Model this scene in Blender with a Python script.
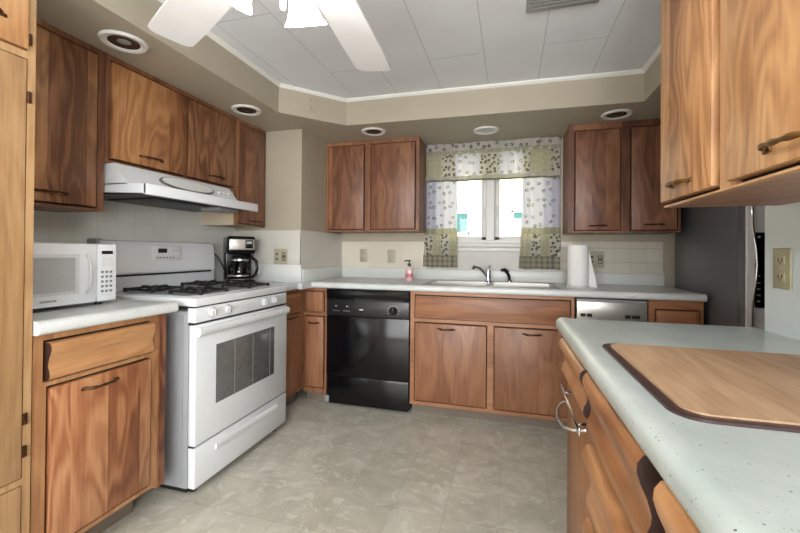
import bpy, bmesh, math, random
from mathutils import Vector, Matrix
random.seed(7)
for o in list(bpy.data.objects): bpy.data.objects.remove(o)
sc = bpy.context.scene
COL = sc.collection
PI = math.pi

# ------------------------------------------------------------------ camera
F_PX, YAW, CAM_H, ROLL, PITCH = 388.2, .277, 1.148, .008, .006
cam = bpy.data.cameras.new('camera'); camo = bpy.data.objects.new('camera', cam); COL.objects.link(camo)
cam.sensor_fit = 'HORIZONTAL'; cam.sensor_width = 36; cam.lens = F_PX/800*36
cam.shift_y = -(266.5-249.4)/800
cam.clip_start = .02
camo.matrix_world = (Matrix.Translation((0, 0, CAM_H)) @ Matrix.Rotation(YAW, 4, 'Z') @
                     Matrix.Rotation(PI/2+PITCH, 4, 'X') @ Matrix.Rotation(ROLL, 4, 'Z'))
sc.camera = camo
# ------------------------------------------------------------------ world, sun, area lights, exposure
sc.view_settings.view_transform = 'Standard'; sc.view_settings.look = 'None'
sc.view_settings.gamma = 1; sc.view_settings.use_curve_mapping = False
sc.view_settings.exposure = 0.68
w = bpy.data.worlds.new('sky'); sc.world = w; w.use_nodes = True
nt = w.node_tree; nt.nodes.clear()
out = nt.nodes.new('ShaderNodeOutputWorld'); bg = nt.nodes.new('ShaderNodeBackground')
sky = nt.nodes.new('ShaderNodeTexSky'); sky.sky_type = 'NISHITA'; sky.sun_disc = False
sky.sun_elevation = math.radians(42); sky.sun_rotation = math.radians(190); sky.dust_density = 2.5
nt.links.new(sky.outputs[0], bg.inputs[0]); nt.links.new(bg.outputs[0], out.inputs[0])
bg.inputs[1].default_value = .38
def lamp(name, kind, loc, energy, rot=(0, 0, 0), size=None, size_y=None, color=(1, 1, 1)):
    l = bpy.data.lights.new(name, kind); l.energy = energy; l.color = color
    if kind == 'AREA':
        l.size = size
        if size_y: l.shape = 'RECTANGLE'; l.size_y = size_y
    elif kind == 'POINT': l.shadow_soft_size = size
    o = bpy.data.objects.new(name, l); COL.objects.link(o); o.location = loc; o.rotation_euler = rot
    return o
sun = lamp('sun', 'SUN', (0, 0, 5), 2.6, (math.radians(48), 0, math.radians(-22)))
sun.data.angle = math.radians(1)
# added unseen fill lights: one behind the camera, one overhead
lamp('rear_fill', 'AREA', (-.35, -2.2, 1.1), 70, (math.radians(97), 0, 0), 2.2, 1.8, (.98, .99, 1))
lamp('overhead_fill', 'AREA', (-.35, -.6, 2.2), 4, (0, 0, 0), 1.6, 2.0, (1, 1, 1))

fl = lamp('left_fill', 'AREA', (.40, -1.5, 1.35), 34, (0, 0, 0), 1.2, 1.0, (1, 1, 1))  # added unseen fill, aimed left to brighten the wall under the cabinets
fl.rotation_euler = (Vector((-1.9, 1.7, 1.0))-Vector(fl.location)).to_track_quat('-Z', 'Y').to_euler()

# ------------------------------------------------------------------ materials
def mat(name):
    m = bpy.data.materials.new(name); m.use_nodes = True
    return m, m.node_tree, m.node_tree.nodes['Principled BSDF']
def N(t, kind, **k):
    n = t.nodes.new(kind)
    for a, b in k.items():
        if a.startswith('i_'):
            key = a[2:]; key = int(key) if key.isdigit() else key
            n.inputs[key].default_value = b
        else: setattr(n, a, b)
    return n
def math_(t, op, a, b=None):
    n = t.nodes.new('ShaderNodeMath'); n.operation = op
    for i, v in enumerate((a, b)):
        if v is None: continue
        if isinstance(v, (int, float)): n.inputs[i].default_value = v
        else: t.links.new(v, n.inputs[i])
    return n.outputs[0]
def srgb(r, g, b):
    f = lambda c: (c/255/12.92 if c/255 <= .04045 else ((c/255+.055)/1.055)**2.4)
    return (f(r), f(g), f(b), 1)
def ramp(t, fac, stops):
    r = t.nodes.new('ShaderNodeValToRGB')
    el = r.color_ramp.elements
    while len(el) < len(stops): el.new(.5)
    for e, (p, c) in zip(el, stops): e.position = p; e.color = c
    t.links.new(fac, r.inputs[0]); return r.outputs[0]
def mixc(t, fac, a, b, mode='MIX'):
    n = t.nodes.new('ShaderNodeMix'); n.data_type = 'RGBA'; n.blend_type = mode
    for s, v in ((0, fac), (6, a), (7, b)):
        if isinstance(v, (int, float)): n.inputs[s].default_value = v
        elif isinstance(v, tuple): n.inputs[s].default_value = v
        else: t.links.new(v, n.inputs[s])
    return n.outputs[2]
def plain(name, c, rough=.5, metal=0, coat=0, noise=0, nscale=8, spec=.5, bump=0, bscale=60):
    m, t, b = mat(name)
    b.inputs['Roughness'].default_value = rough; b.inputs['Metallic'].default_value = metal
    b.inputs['Coat Weight'].default_value = coat; b.inputs['Coat Roughness'].default_value = .08
    b.inputs['Specular IOR Level'].default_value = spec
    tc = N(t, 'ShaderNodeTexCoord')
    nz = N(t, 'ShaderNodeTexNoise'); nz.inputs['Scale'].default_value = nscale; nz.inputs['Detail'].default_value = 5
    t.links.new(tc.outputs['Object'], nz.inputs['Vector'])
    k = max(noise, .015)
    lo = tuple(x*(1-k) for x in c[:3])+(1,); hi = tuple(min(1, x*(1+k)) for x in c[:3])+(1,)
    t.links.new(ramp(t, nz.outputs['Fac'], [(.3, lo), (.7, hi)]), b.inputs['Base Color'])
    if bump:
        n2 = N(t, 'ShaderNodeTexNoise'); n2.inputs['Scale'].default_value = bscale
        t.links.new(tc.outputs['Object'], n2.inputs['Vector'])
        bp = N(t, 'ShaderNodeBump'); bp.inputs['Strength'].default_value = bump; bp.inputs['Distance'].default_value = .01
        t.links.new(n2.outputs['Fac'], bp.inputs['Height']); t.links.new(bp.outputs[0], b.inputs['Normal'])
    return m
def wood(name, dark, mid, light, grain='V', rings=9, board=.115, rough=.46, contrast=1.0, bvar=.5, knots=0):
    """vertical or horizontal grain with flame figure, boards of slightly different tone"""
    def tone(c):
        l = sum(c[:3])/3; return tuple((l*.07+x*.93)*k for x, k in zip(c[:3], (.87, .83, .80)))+(1,)
    dark, mid, light = tone(dark), tone(mid), tone(light)
    m, t, b = mat(name)
    tc = N(t, 'ShaderNodeTexCoord'); sp = N(t, 'ShaderNodeSeparateXYZ'); t.links.new(tc.outputs['Object'], sp.inputs[0])
    oi = N(t, 'ShaderNodeObjectInfo'); rnd = oi.outputs['Random']
    xy = math_(t, 'ADD', sp.outputs[0], sp.outputs[1]); z = sp.outputs[2]
    if grain == 'V': across, along = xy, z
    elif grain == 'Y': across, along = sp.outputs[0], sp.outputs[1]
    else: across, along = z, xy
    across = math_(t, 'ADD', across, math_(t, 'MULTIPLY', rnd, 7.3))
    bd = math_(t, 'FLOOR', math_(t, 'DIVIDE', across, board))
    wn = N(t, 'ShaderNodeTexWhiteNoise', noise_dimensions='1D'); t.links.new(bd, wn.inputs['W'])
    off = math_(t, 'MULTIPLY', wn.outputs['Value'], 5.0)
    cv = N(t, 'ShaderNodeCombineXYZ'); t.links.new(math_(t, 'MULTIPLY', across, 5.5), cv.inputs[0])
    t.links.new(math_(t, 'ADD', math_(t, 'MULTIPLY', along, 1.25), off), cv.inputs[1]); t.links.new(math_(t, 'MULTIPLY', rnd, 9), cv.inputs[2])
    n1 = N(t, 'ShaderNodeTexNoise'); n1.inputs['Scale'].default_value = 1; n1.inputs['Detail'].default_value = 2.6
    n1.inputs['Roughness'].default_value = .45; n1.inputs['Distortion'].default_value = .35
    t.links.new(cv.outputs[0], n1.inputs['Vector'])
    rg = math_(t, 'SINE', math_(t, 'MULTIPLY', n1.outputs['Fac'], rings*1.5*6.283))
    cv2 = N(t, 'ShaderNodeCombineXYZ'); t.links.new(math_(t, 'MULTIPLY', across, 95), cv2.inputs[0])
    t.links.new(math_(t, 'MULTIPLY', along, 5), cv2.inputs[1])
    n2 = N(t, 'ShaderNodeTexNoise'); n2.inputs['Scale'].default_value = 1; n2.inputs['Detail'].default_value = 3
    t.links.new(cv2.outputs[0], n2.inputs['Vector'])
    f = math_(t, 'ADD', .5, math_(t, 'MULTIPLY', rg, .17*contrast))
    f = math_(t, 'ADD', f, math_(t, 'MULTIPLY', math_(t, 'SUBTRACT', n1.outputs['Fac'], .5), 1.15*contrast))
    f = math_(t, 'ADD', f, math_(t, 'MULTIPLY', math_(t, 'SUBTRACT', n2.outputs['Fac'], .5), .65))
    f = math_(t, 'ADD', f, math_(t, 'MULTIPLY', math_(t, 'SUBTRACT', wn.outputs['Value'], .5), bvar))
    col = ramp(t, f, [(.08, dark), (.5, mid), (.92, light)])
    if knots:
        cv3 = N(t, 'ShaderNodeCombineXYZ'); t.links.new(math_(t, 'MULTIPLY', across, 6), cv3.inputs[0]); t.links.new(math_(t, 'MULTIPLY', along, 3.5), cv3.inputs[1])
        vo = N(t, 'ShaderNodeTexVoronoi'); vo.inputs['Scale'].default_value = 1; t.links.new(cv3.outputs[0], vo.inputs['Vector'])
        kn = ramp(t, vo.outputs['Distance'], [(.035, (1, 1, 1, 1)), (.09, (0, 0, 0, 1))])
        col = mixc(t, kn, col, tuple(x*.25 for x in dark[:3])+(1,))
    t.links.new(col, b.inputs['Base Color'])
    b.inputs['Roughness'].default_value = rough; b.inputs['Coat Weight'].default_value = .12; b.inputs['Coat Roughness'].default_value = .3
    bp = N(t, 'ShaderNodeBump'); bp.inputs['Strength'].default_value = .06; bp.inputs['Distance'].default_value = .004
    t.links.new(n2.outputs['Fac'], bp.inputs['Height']); t.links.new(bp.outputs[0], b.inputs['Normal'])
    return m
def laminate(name, ca=srgb(160, 171, 168), cb=srgb(176, 186, 183), k=1.0):
    m, t, b = mat(name)
    tc = N(t, 'ShaderNodeTexCoord')
    nz = N(t, 'ShaderNodeTexNoise'); nz.inputs['Scale'].default_value = 14; nz.inputs['Detail'].default_value = 6
    t.links.new(tc.outputs['Object'], nz.inputs['Vector'])
    col = ramp(t, nz.outputs['Fac'], [(.3, ca), (.7, cb)])
    for s, thr, c in ((120, .10, srgb(84, 88, 86)), (190, .13, srgb(150, 142, 126))):
        vo = N(t, 'ShaderNodeTexVoronoi'); vo.inputs['Scale'].default_value = s
        t.links.new(tc.outputs['Object'], vo.inputs['Vector'])
        sep = N(t, 'ShaderNodeSeparateColor'); t.links.new(vo.outputs['Color'], sep.inputs[0])
        a = math_(t, 'LESS_THAN', vo.outputs['Distance'], math_(t, 'MULTIPLY', sep.outputs[1], thr*2))
        a = math_(t, 'MULTIPLY', a, math_(t, 'LESS_THAN', sep.outputs[0], .34*k))
        col = mixc(t, a, col, c)
    t.links.new(col, b.inputs['Base Color']); b.inputs['Roughness'].default_value = .28
    return m
def tiles(name, size, c1, c2, grout, rough=.2, axis='XZ', gw=.02, off=(0, 0), bump=.15, mottled=0, offset=0.0):
    m, t, b = mat(name)
    tc = N(t, 'ShaderNodeTexCoord'); sp = N(t, 'ShaderNodeSeparateXYZ'); t.links.new(tc.outputs['Object'], sp.inputs[0])
    d = {'X': sp.outputs[0], 'Y': sp.outputs[1], 'Z': sp.outputs[2]}
    d['S'] = math_(t, 'ADD', sp.outputs[0], sp.outputs[1])
    cv = N(t, 'ShaderNodeCombineXYZ')
    t.links.new(math_(t, 'SUBTRACT', d[axis[0]], off[0]), cv.inputs[0]); t.links.new(math_(t, 'SUBTRACT', d[axis[1]], off[1]), cv.inputs[1])
    br = N(t, 'ShaderNodeTexBrick'); br.offset = offset; br.squash = 1
    br.inputs['Scale'].default_value = 1; br.inputs['Brick Width'].default_value = size; br.inputs['Row Height'].default_value = size
    br.inputs['Mortar Size'].default_value = size*gw; br.inputs['Mortar Smooth'].default_value = .3
    br.inputs['Color1'].default_value = c1; br.inputs['Color2'].default_value = c2; br.inputs['Mortar'].default_value = grout
    t.links.new(cv.outputs[0], br.inputs['Vector'])
    col = br.outputs['Color']
    if mottled:
        nz = N(t, 'ShaderNodeTexNoise'); nz.inputs['Scale'].default_value = 5; nz.inputs['Detail'].default_value = 8; nz.inputs['Distortion'].default_value = 1.2
        t.links.new(tc.outputs['Object'], nz.inputs['Vector'])
        mm = ramp(t, nz.outputs['Fac'], [(.34, (1-mottled, 1-mottled, 1-mottled*1.15, 1)), (.52, (1, 1, 1, 1)), (.66, (1+mottled*.9,)*3+(1,))])
        col = mixc(t, 1.0, col, mm, 'MULTIPLY')
        n3 = N(t, 'ShaderNodeTexNoise'); n3.inputs['Scale'].default_value = 9; n3.inputs['Detail'].default_value = 10; n3.inputs['Roughness'].default_value = .68; n3.inputs['Distortion'].default_value = 2.2
        t.links.new(tc.outputs['Object'], n3.inputs['Vector'])
        vein = ramp(t, n3.outputs['Fac'], [(.53, (0, 0, 0, 1)), (.62, (.6, .6, .6, 1))])
        col = mixc(t, vein, col, srgb(216, 216, 204))
    t.links.new(col, b.inputs['Base Color']); b.inputs['Roughness'].default_value = rough
    if bump:
        nb = N(t, 'ShaderNodeTexNoise'); nb.inputs['Scale'].default_value = 22; t.links.new(tc.outputs['Object'], nb.inputs['Vector'])
        h = math_(t, 'SUBTRACT', math_(t, 'MULTIPLY', nb.outputs['Fac'], .35), br.outputs['Fac'])
        bp = N(t, 'ShaderNodeBump'); bp.inputs['Strength'].default_value = bump; bp.inputs['Distance'].default_value = .004
        t.links.new(h, bp.inputs['Height']); t.links.new(bp.outputs[0], b.inputs['Normal'])
    return m
def fabric(name, base, mark, scale=26, dens=.5, plaid=None, transl=.55):
    m, t, b = mat(name)
    tc = N(t, 'ShaderNodeTexCoord'); sp = N(t, 'ShaderNodeSeparateXYZ'); t.links.new(tc.outputs['Object'], sp.inputs[0])
    cv = N(t, 'ShaderNodeCombineXYZ'); t.links.new(sp.outputs[0], cv.inputs[0]); t.links.new(sp.outputs[2], cv.inputs[1])
    vo = N(t, 'ShaderNodeTexVoronoi', voronoi_dimensions='2D'); vo.inputs['Scale'].default_value = scale; vo.inputs['Randomness'].default_value = .75
    t.links.new(cv.outputs[0], vo.inputs['Vector'])
    nz = N(t, 'ShaderNodeTexNoise'); nz.inputs['Scale'].default_value = 90; t.links.new(tc.outputs['Object'], nz.inputs['Vector'])
    dd = math_(t, 'ADD', vo.outputs['Distance'], math_(t, 'MULTIPLY', math_(t, 'SUBTRACT', nz.outputs['Fac'], .5), .35))
    ring = math_(t, 'MULTIPLY', math_(t, 'GREATER_THAN', dd, .10), math_(t, 'LESS_THAN', dd, .27*dens+.08))
    col = mixc(t, ring, base, mark)
    if plaid:
        s1 = math_(t, 'GREATER_THAN', math_(t, 'SINE', math_(t, 'MULTIPLY', sp.outputs[0], 150)), .35)
        s2 = math_(t, 'GREATER_THAN', math_(t, 'SINE', math_(t, 'MULTIPLY', sp.outputs[2], 150)), .35)
        col = mixc(t, math_(t, 'MULTIPLY', math_(t, 'ADD', s1, s2), .4), base, plaid)
    t.links.new(col, b.inputs['Base Color']); b.inputs['Roughness'].default_value = .9
    tr = N(t, 'ShaderNodeBsdfTranslucent'); t.links.new(col, tr.inputs[0])
    mx = N(t, 'ShaderNodeMixShader'); mx.inputs[0].default_value = transl
    t.links.new(b.outputs[0], mx.inputs[1]); t.links.new(tr.outputs[0], mx.inputs[2])
    t.links.new(mx.outputs[0], t.nodes['Material Output'].inputs[0])
    return m
def emis(name, c, s):
    m, t, b = mat(name)
    b.inputs['Base Color'].default_value = c; b.inputs['Emission Color'].default_value = c; b.inputs['Emission Strength'].default_value = s
    return m
def glass(name, rough=0, tint=(1, 1, 1, 1)):
    m, t, b = mat(name)
    tr = N(t, 'ShaderNodeBsdfTransparent'); tr.inputs[0].default_value = tint
    gl = N(t, 'ShaderNodeBsdfGlossy'); gl.inputs['Roughness'].default_value = rough
    mx = N(t, 'ShaderNodeMixShader'); mx.inputs[0].default_value = .03
    t.links.new(tr.outputs[0], mx.inputs[1]); t.links.new(gl.outputs[0], mx.inputs[2])
    t.links.new(mx.outputs[0], t.nodes['Material Output'].inputs[0])
    return m

# wood variants
W_LEFT   = wood('walnut_door_left', srgb(98, 50, 26), srgb(156, 98, 60), srgb(192, 140, 96), 'V', 8, .13)
W_LEFTUP = wood('wood_door_upper_left', srgb(100, 60, 34), srgb(150, 104, 66), srgb(184, 138, 92), 'V', 7, .15, bvar=.7)
W_LIGHT  = wood('wood_frame_light', srgb(128, 84, 48), srgb(170, 122, 78), srgb(200, 154, 106), 'V', 5, .3, contrast=.6)
W_LDRAW  = wood('wood_drawer_light', srgb(140, 92, 54), srgb(182, 132, 84), srgb(206, 160, 110), 'H', 6, .3, contrast=.6)
W_FRAMEU = wood('wood_frame_upper', srgb(92, 52, 32), srgb(134, 86, 54), srgb(166, 116, 76), 'V', 5, .3, contrast=.6)
W_BACKU  = wood('wood_door_back_upper', srgb(92, 55, 37), srgb(136, 90, 64), srgb(162, 116, 84), 'V', 6, .09, contrast=.8, bvar=.35)
W_BACKB  = wood('wood_door_back_base', srgb(112, 68, 44), srgb(158, 108, 74), srgb(180, 132, 96), 'V', 4, .2, contrast=.6, bvar=.2)
W_BACKH  = wood('wood_rail_back_base', srgb(120, 70, 42), srgb(168, 114, 74), srgb(194, 142, 98), 'H', 4, .3, contrast=.5, bvar=.2)
W_NEAR   = wood('wood_door_near_upper', srgb(142, 92, 50), srgb(192, 142, 90), srgb(218, 172, 118), 'V', 10, .21, contrast=1.0, bvar=.3)
W_NEARF  = wood('wood_frame_near_upper', srgb(150, 100, 62), srgb(190, 142, 96), srgb(210, 168, 122), 'V', 4, .3, contrast=.5)
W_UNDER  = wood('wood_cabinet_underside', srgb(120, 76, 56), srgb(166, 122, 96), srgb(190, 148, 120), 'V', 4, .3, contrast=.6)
W_PEN    = wood('wood_drawer_peninsula', srgb(122, 76, 42), srgb(174, 122, 76), srgb(204, 156, 106), 'H', 6, .3, contrast=.8, rough=.3)
W_PENF   = wood('wood_frame_peninsula', srgb(128, 84, 50), srgb(168, 120, 78), srgb(192, 146, 100), 'V', 5, .3, contrast=.6)
W_PINE   = wood('knotty_pine', srgb(128, 92, 56), srgb(176, 138, 92), srgb(200, 168, 122), 'V', 5, .24, contrast=.45, bvar=.25, knots=1)
W_END = plain('dark_drawer_end', srgb(46, 24, 17), .5)
W_DARK   = plain('gap_shade_dark', srgb(24, 13, 9), .8, noise=.1)  # near-black brown standing in for shade in the door gaps
W_EDGE   = plain('tan_laminate_side', srgb(205, 190, 165), .5)
W_BOARD  = wood('butcher_block', srgb(126, 94, 66), srgb(166, 134, 102), srgb(190, 162, 130), 'Y', 5, .07, rough=.55, contrast=.6, bvar=.45)
LAM = laminate('speckled_laminate')
LAMB = laminate('pale_grey_laminate', srgb(200, 205, 204), srgb(214, 217, 216), .25)
LAMW = plain('white_laminate', srgb(214, 217, 214), .3, noise=.02)
M_WALL = plain('greige_paint', srgb(172, 163, 145), .55, noise=.02)
M_CEIL = None
M_TRIM = plain('white_trim_paint', srgb(226, 225, 220), .4)
M_FRAME = plain('window_frame_paint', srgb(206, 205, 202), .35)
M_TILEL = tiles('white_wall_tile', .108, srgb(222, 224, 219), srgb(216, 218, 213), srgb(202, 203, 197), .16, 'YZ', .012)
M_TILEC = tiles('cream_chase_tile', .108, srgb(207, 204, 196), srgb(202, 199, 191), srgb(188, 185, 176), .3, 'SZ', .01)
M_TILEB = tiles('cream_back_tile', .152, srgb(212, 206, 190), srgb(208, 201, 186), srgb(196, 190, 174), .25, 'XZ', .008, bump=.1)
M_TILER = tiles('embossed_glossy_tile', .108, srgb(208, 204, 190), srgb(204, 200, 186), srgb(194, 188, 174), .08, 'XZ', .012, bump=.8)
M_FLOOR = tiles('vinyl_floor', .2285, srgb(192, 190, 177), srgb(184, 181, 167), srgb(164, 162, 149), .33, 'XY', .007, (-.045, 1.675), .05, .15)
M_WHITE = plain('white_enamel', srgb(220, 224, 227), .22, coat=.4)
M_WHITE2 = plain('white_plastic', srgb(222, 224, 223), .35)
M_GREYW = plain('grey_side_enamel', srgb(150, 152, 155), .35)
M_GREY = plain('grey_plastic', srgb(140, 142, 142), .4)
M_BLACK = plain('black_gloss', (.004, .004, .005, 1), .16, coat=.1, spec=.35)
M_BLACKP = plain('black_plastic', (.012, .012, .013, 1), .35)
M_IRON = plain('cast_iron', (.01, .01, .01, 1), .5, bump=.1)
M_DARKGAP = plain('dark_seam', (.01, .01, .01, 1), .7)
M_STEEL = plain('brushed_steel', srgb(190, 188, 182), .36, metal=.75)
M_FRDOOR = plain('fridge_steel_door', srgb(232, 232, 232), .35, metal=0)
M_FRSIDE = plain('fridge_grey_side', srgb(98, 99, 101), .42, metal=.1)
M_CHROME = plain('chrome', srgb(210, 212, 215), .08, metal=1)
M_BRONZE = plain('aged_bronze', srgb(90, 60, 40), .35, metal=.8)
M_BRASS = plain('antique_brass', srgb(128, 94, 54), .3, metal=.9)
M_SMOKE = plain('smoked_glass', srgb(98, 99, 98), .1, coat=.5, noise=.15, nscale=25)
M_MWIN = plain('microwave_window', srgb(168, 170, 169), .15, noise=.05)
M_IVORY = plain('ivory_plastic', srgb(172, 167, 146), .4)
M_IVORYD = plain('ivory_recess', srgb(96, 90, 72), .5)
M_PAPER = plain('paper_towel', srgb(236, 236, 234), .9, bump=.2)
M_RIM = plain('dark_anodized_rim', srgb(66, 48, 48), .35, metal=.3)
M_GLASS = glass('clear_glass')
M_SHADE = emis('lit_frosted_glass', (1, .985, .96, 1), 21)
M_BLADE = plain('white_fan_blade', srgb(228, 229, 231), .4)
M_MIRROR = plain('dark_reflector', srgb(66, 62, 56), .25, metal=.6)
M_LENS = plain('frosted_lens', srgb(205, 205, 205), .3)
M_GRILL = plain('shaded_filter_mesh', srgb(62, 63, 65), .45, metal=.7, noise=.3, nscale=200)  # filter metal, darkened to paint the shade inside the open hood
M_RED = plain('red_soap_label', srgb(204, 112, 120), .4)
M_SOAP = plain('pink_soap', srgb(222, 190, 188), .2, coat=.5)
M_CREAM = plain('cream_siding', srgb(236, 228, 190), .8)
M_TEAL = plain('teal_window_glass', srgb(70, 120, 118), .1)
M_GRASS = plain('lawn', srgb(84, 112, 60), .9, noise=.3)
F_WHITE = fabric('curtain_white_motif', srgb(236, 236, 244), srgb(136, 136, 124), 15, .38)
F_OLIVE = fabric('curtain_olive_band', srgb(204, 202, 180), srgb(150, 150, 120), 40, .3, transl=.45)
F_PATCH = fabric('curtain_patch_leaf', srgb(228, 226, 214), srgb(74, 70, 52), 30, .8, transl=.45)
F_PATCHO = fabric('curtain_patch_olive', srgb(212, 209, 184), srgb(232, 229, 216), 40, .6, transl=.45)
F_PLAID = fabric('curtain_plaid', srgb(206, 202, 186), srgb(150, 146, 120), 30, .0, plaid=srgb(138, 132, 110), transl=.45)
F_HEAD = fabric('curtain_header', srgb(228, 224, 222), srgb(70, 66, 58), 18, .5, transl=.45)

# ------------------------------------------------------------------ mesh helpers
class MB:
    def __init__(s): s.bm = bmesh.new()
    def merge(s, b, M=None):
        if M is not None: bmesh.ops.transform(b, matrix=M, verts=b.verts)
        me = bpy.data.meshes.new('tmp'); b.to_mesh(me); b.free(); s.bm.from_mesh(me); bpy.data.meshes.remove(me); return s
    def box(s, p, q, bev=0, seg=2, M=None):
        b = bmesh.new(); bmesh.ops.create_cube(b, size=1)
        lo = [min(a, c) for a, c in zip(p, q)]; hi = [max(a, c) for a, c in zip(p, q)]
        for v in b.verts: v.co = Vector([(lo[i]+hi[i])/2+v.co[i]*(hi[i]-lo[i]) for i in range(3)])
        if bev: bmesh.ops.bevel(b, geom=list(b.edges), offset=min(bev, min(h-l for h, l in zip(hi, lo))*.45), segments=seg, affect='EDGES', profile=.5)
        return s.merge(b, M)
    def prism(s, pts, a, b_, f):
        """polygon pts (2-tuples) extruded between a and b_; f maps (p0,p1,t) to xyz"""
        b = bmesh.new()
        v0 = [b.verts.new(f(p[0], p[1], a)) for p in pts]; v1 = [b.verts.new(f(p[0], p[1], b_)) for p in pts]
        n = len(pts)
        for i in range(n): b.faces.new((v0[i], v0[(i+1) % n], v1[(i+1) % n], v1[i]))
        b.faces.new(v0[::-1]); b.faces.new(v1)
        bmesh.ops.recalc_face_normals(b, faces=b.faces)
        return s.merge(b)
    def lathe(s, prof, c=(0, 0, 0), seg=28, M=None, closed=False, sx=1, sy=1):
        b = bmesh.new(); rings = []
        for r, z in prof:
            if r < 1e-5: rings.append([b.verts.new((c[0], c[1], c[2]+z))])
            else: rings.append([b.verts.new((c[0]+r*sx*math.cos(2*PI*i/seg), c[1]+r*sy*math.sin(2*PI*i/seg), c[2]+z)) for i in range(seg)])
        for A, B in zip(rings, rings[1:]):
            for i in range(seg):
                j = (i+1) % seg
                if len(A) == 1 and len(B) == 1: continue
                if len(A) == 1: b.faces.new((A[0], B[j], B[i]))
                elif len(B) == 1: b.faces.new((A[i], A[j], B[0]))
                else: b.faces.new((A[i], A[j], B[j], B[i]))
        bmesh.ops.recalc_face_normals(b, faces=b.faces)
        return s.merge(b, M)
    def cyl(s, p, q, r, seg=20, r2=None):
        p, q = Vector(p), Vector(q); d = q-p; L = d.length
        M = Matrix.Translation(p) @ d.to_track_quat('Z', 'Y').to_matrix().to_4x4()
        r2 = r if r2 is None else r2
        return s.lathe([(0, 0), (r, 0), (r2, L), (0, L)], seg=seg, M=M)
    def tube(s, pts, r, seg=10, radii=None):
        pts = [Vector(p) for p in pts]; b = bmesh.new(); rings = []
        up = None
        for i, p in enumerate(pts):
            d = (pts[min(i+1, len(pts)-1)]-pts[max(i-1, 0)]).normalized()
            if up is None: up = d.orthogonal().normalized()
            up = (up-d*up.dot(d)).normalized(); sd = d.cross(up)
            rr = radii[i] if radii else r
            rings.append([b.verts.new(p+(up*math.cos(2*PI*k/seg)+sd*math.sin(2*PI*k/seg))*rr) for k in range(seg)])
        for A, B in zip(rings, rings[1:]):
            for k in range(seg): b.faces.new((A[k], A[(k+1) % seg], B[(k+1) % seg], B[k]))
        b.faces.new(rings[0][::-1]); b.faces.new(rings[-1])
        bmesh.ops.recalc_face_normals(b, faces=b.faces)
        return s.merge(b)
    def build(s, name, m, parent=None, smooth=None):
        me = bpy.data.meshes.new(name)
        if smooth is None: smooth = True
        o = bpy.data.objects.new(name, me); COL.objects.link(o)
        off = Vector((0, 0, 0))
        if parent is not None:
            o.parent = parent; p = parent
            while p is not None: off += Vector(p.location); p = p.parent
        else:
            xs = [v.co for v in s.bm.verts]
            off = Vector(((min(v.x for v in xs)+max(v.x for v in xs))/2, (min(v.y for v in xs)+max(v.y for v in xs))/2, min(v.z for v in xs)))
            if s.__dict__.get('at0'): off = Vector((0, 0, 0))
            o.location = off
        bmesh.ops.translate(s.bm, vec=-off, verts=s.bm.verts)
        s.bm.normal_update()
        for f in s.bm.faces: f.smooth = smooth
        for e in s.bm.edges:
            if len(e.link_faces) == 2 and e.calc_face_angle(0) > math.radians(38): e.smooth = False
        s.bm.to_mesh(me); s.bm.free(); me.materials.append(m)
        return o
def thing(name, label, cat, loc, group=None):
    o = bpy.data.objects.new(name, None); COL.objects.link(o); o.location = loc; o.empty_display_size = .05
    return tag(o, label, cat, group)
def tag(o, label, cat, group=None):
    o['label'] = label; o['category'] = cat
    if group: o['group'] = group
    return o
def struct(mb, name, m):
    mb.at0 = True
    o = mb.build(name, m, None, smooth=False); o['kind'] = 'structure'; return o
def copy_tree(o, parent=None):
    c = o.copy(); COL.objects.link(c); c.parent = parent
    for ch in [x for x in COL.objects if x.parent == o]: copy_tree(ch, c)
    return c
# frames: (u along the face, n outward from the face plane, z up)
def FL(x0): return lambda u, n, z: (x0+n, u, z)          # faces +X
def FB(y0): return lambda u, n, z: (u, y0-n, z)          # faces -Y
def FR(x0): return lambda u, n, z: (x0-n, u, z)          # faces -X
def bF(mb, F, u0, u1, n0, n1, z0, z1, bev=0, seg=2): return mb.box(F(u0, n0, z0), F(u1, n1, z1), bev, seg)

def text_mesh(body, size, F, u, n, z, flip=False):
    cu = bpy.data.curves.new('t', 'FONT'); cu.body = body; cu.size = size; cu.extrude = .0004; cu.align_x = 'CENTER'
    o = bpy.data.objects.new('t', cu); COL.objects.link(o)
    dg = bpy.context.evaluated_depsgraph_get(); me = bpy.data.meshes.new_from_object(o.evaluated_get(dg))
    mb = MB(); mb.bm.from_mesh(me)
    for v in mb.bm.verts:
        x, y, zz = v.co
        v.co = Vector(F(u+(-x if flip else x), n+zz, z+y))
    bpy.data.objects.remove(o); bpy.data.curves.remove(cu); bpy.data.meshes.remove(me)
    return mb

def pull(parent, F, u, n, z, L=.1, m=M_BRONZE, fancy=True):
    """bow pull with flared leaf ends and a waisted middle"""
    pts = []; rad = []
    for i in range(15):
        t = i/14*2-1
        pts.append(F(u+t*L/2, n+.002+.022*(1-t**4), z+.001*math.sin(t*3)))
        rad.append(.0042+.0028*math.exp(-((abs(t)-.62)/.16)**2)+.0022*math.exp(-(t/.12)**2))
    mb = MB(); mb.tube(pts, .004, 8, rad)
    for s in (-1, 1):
        mb.box(F(u+s*L/2-.012, n, z-.006), F(u+s*L/2+.012, n+.004, z+.006), .002, 1)
    return mb.build('handle', m, parent)

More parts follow.
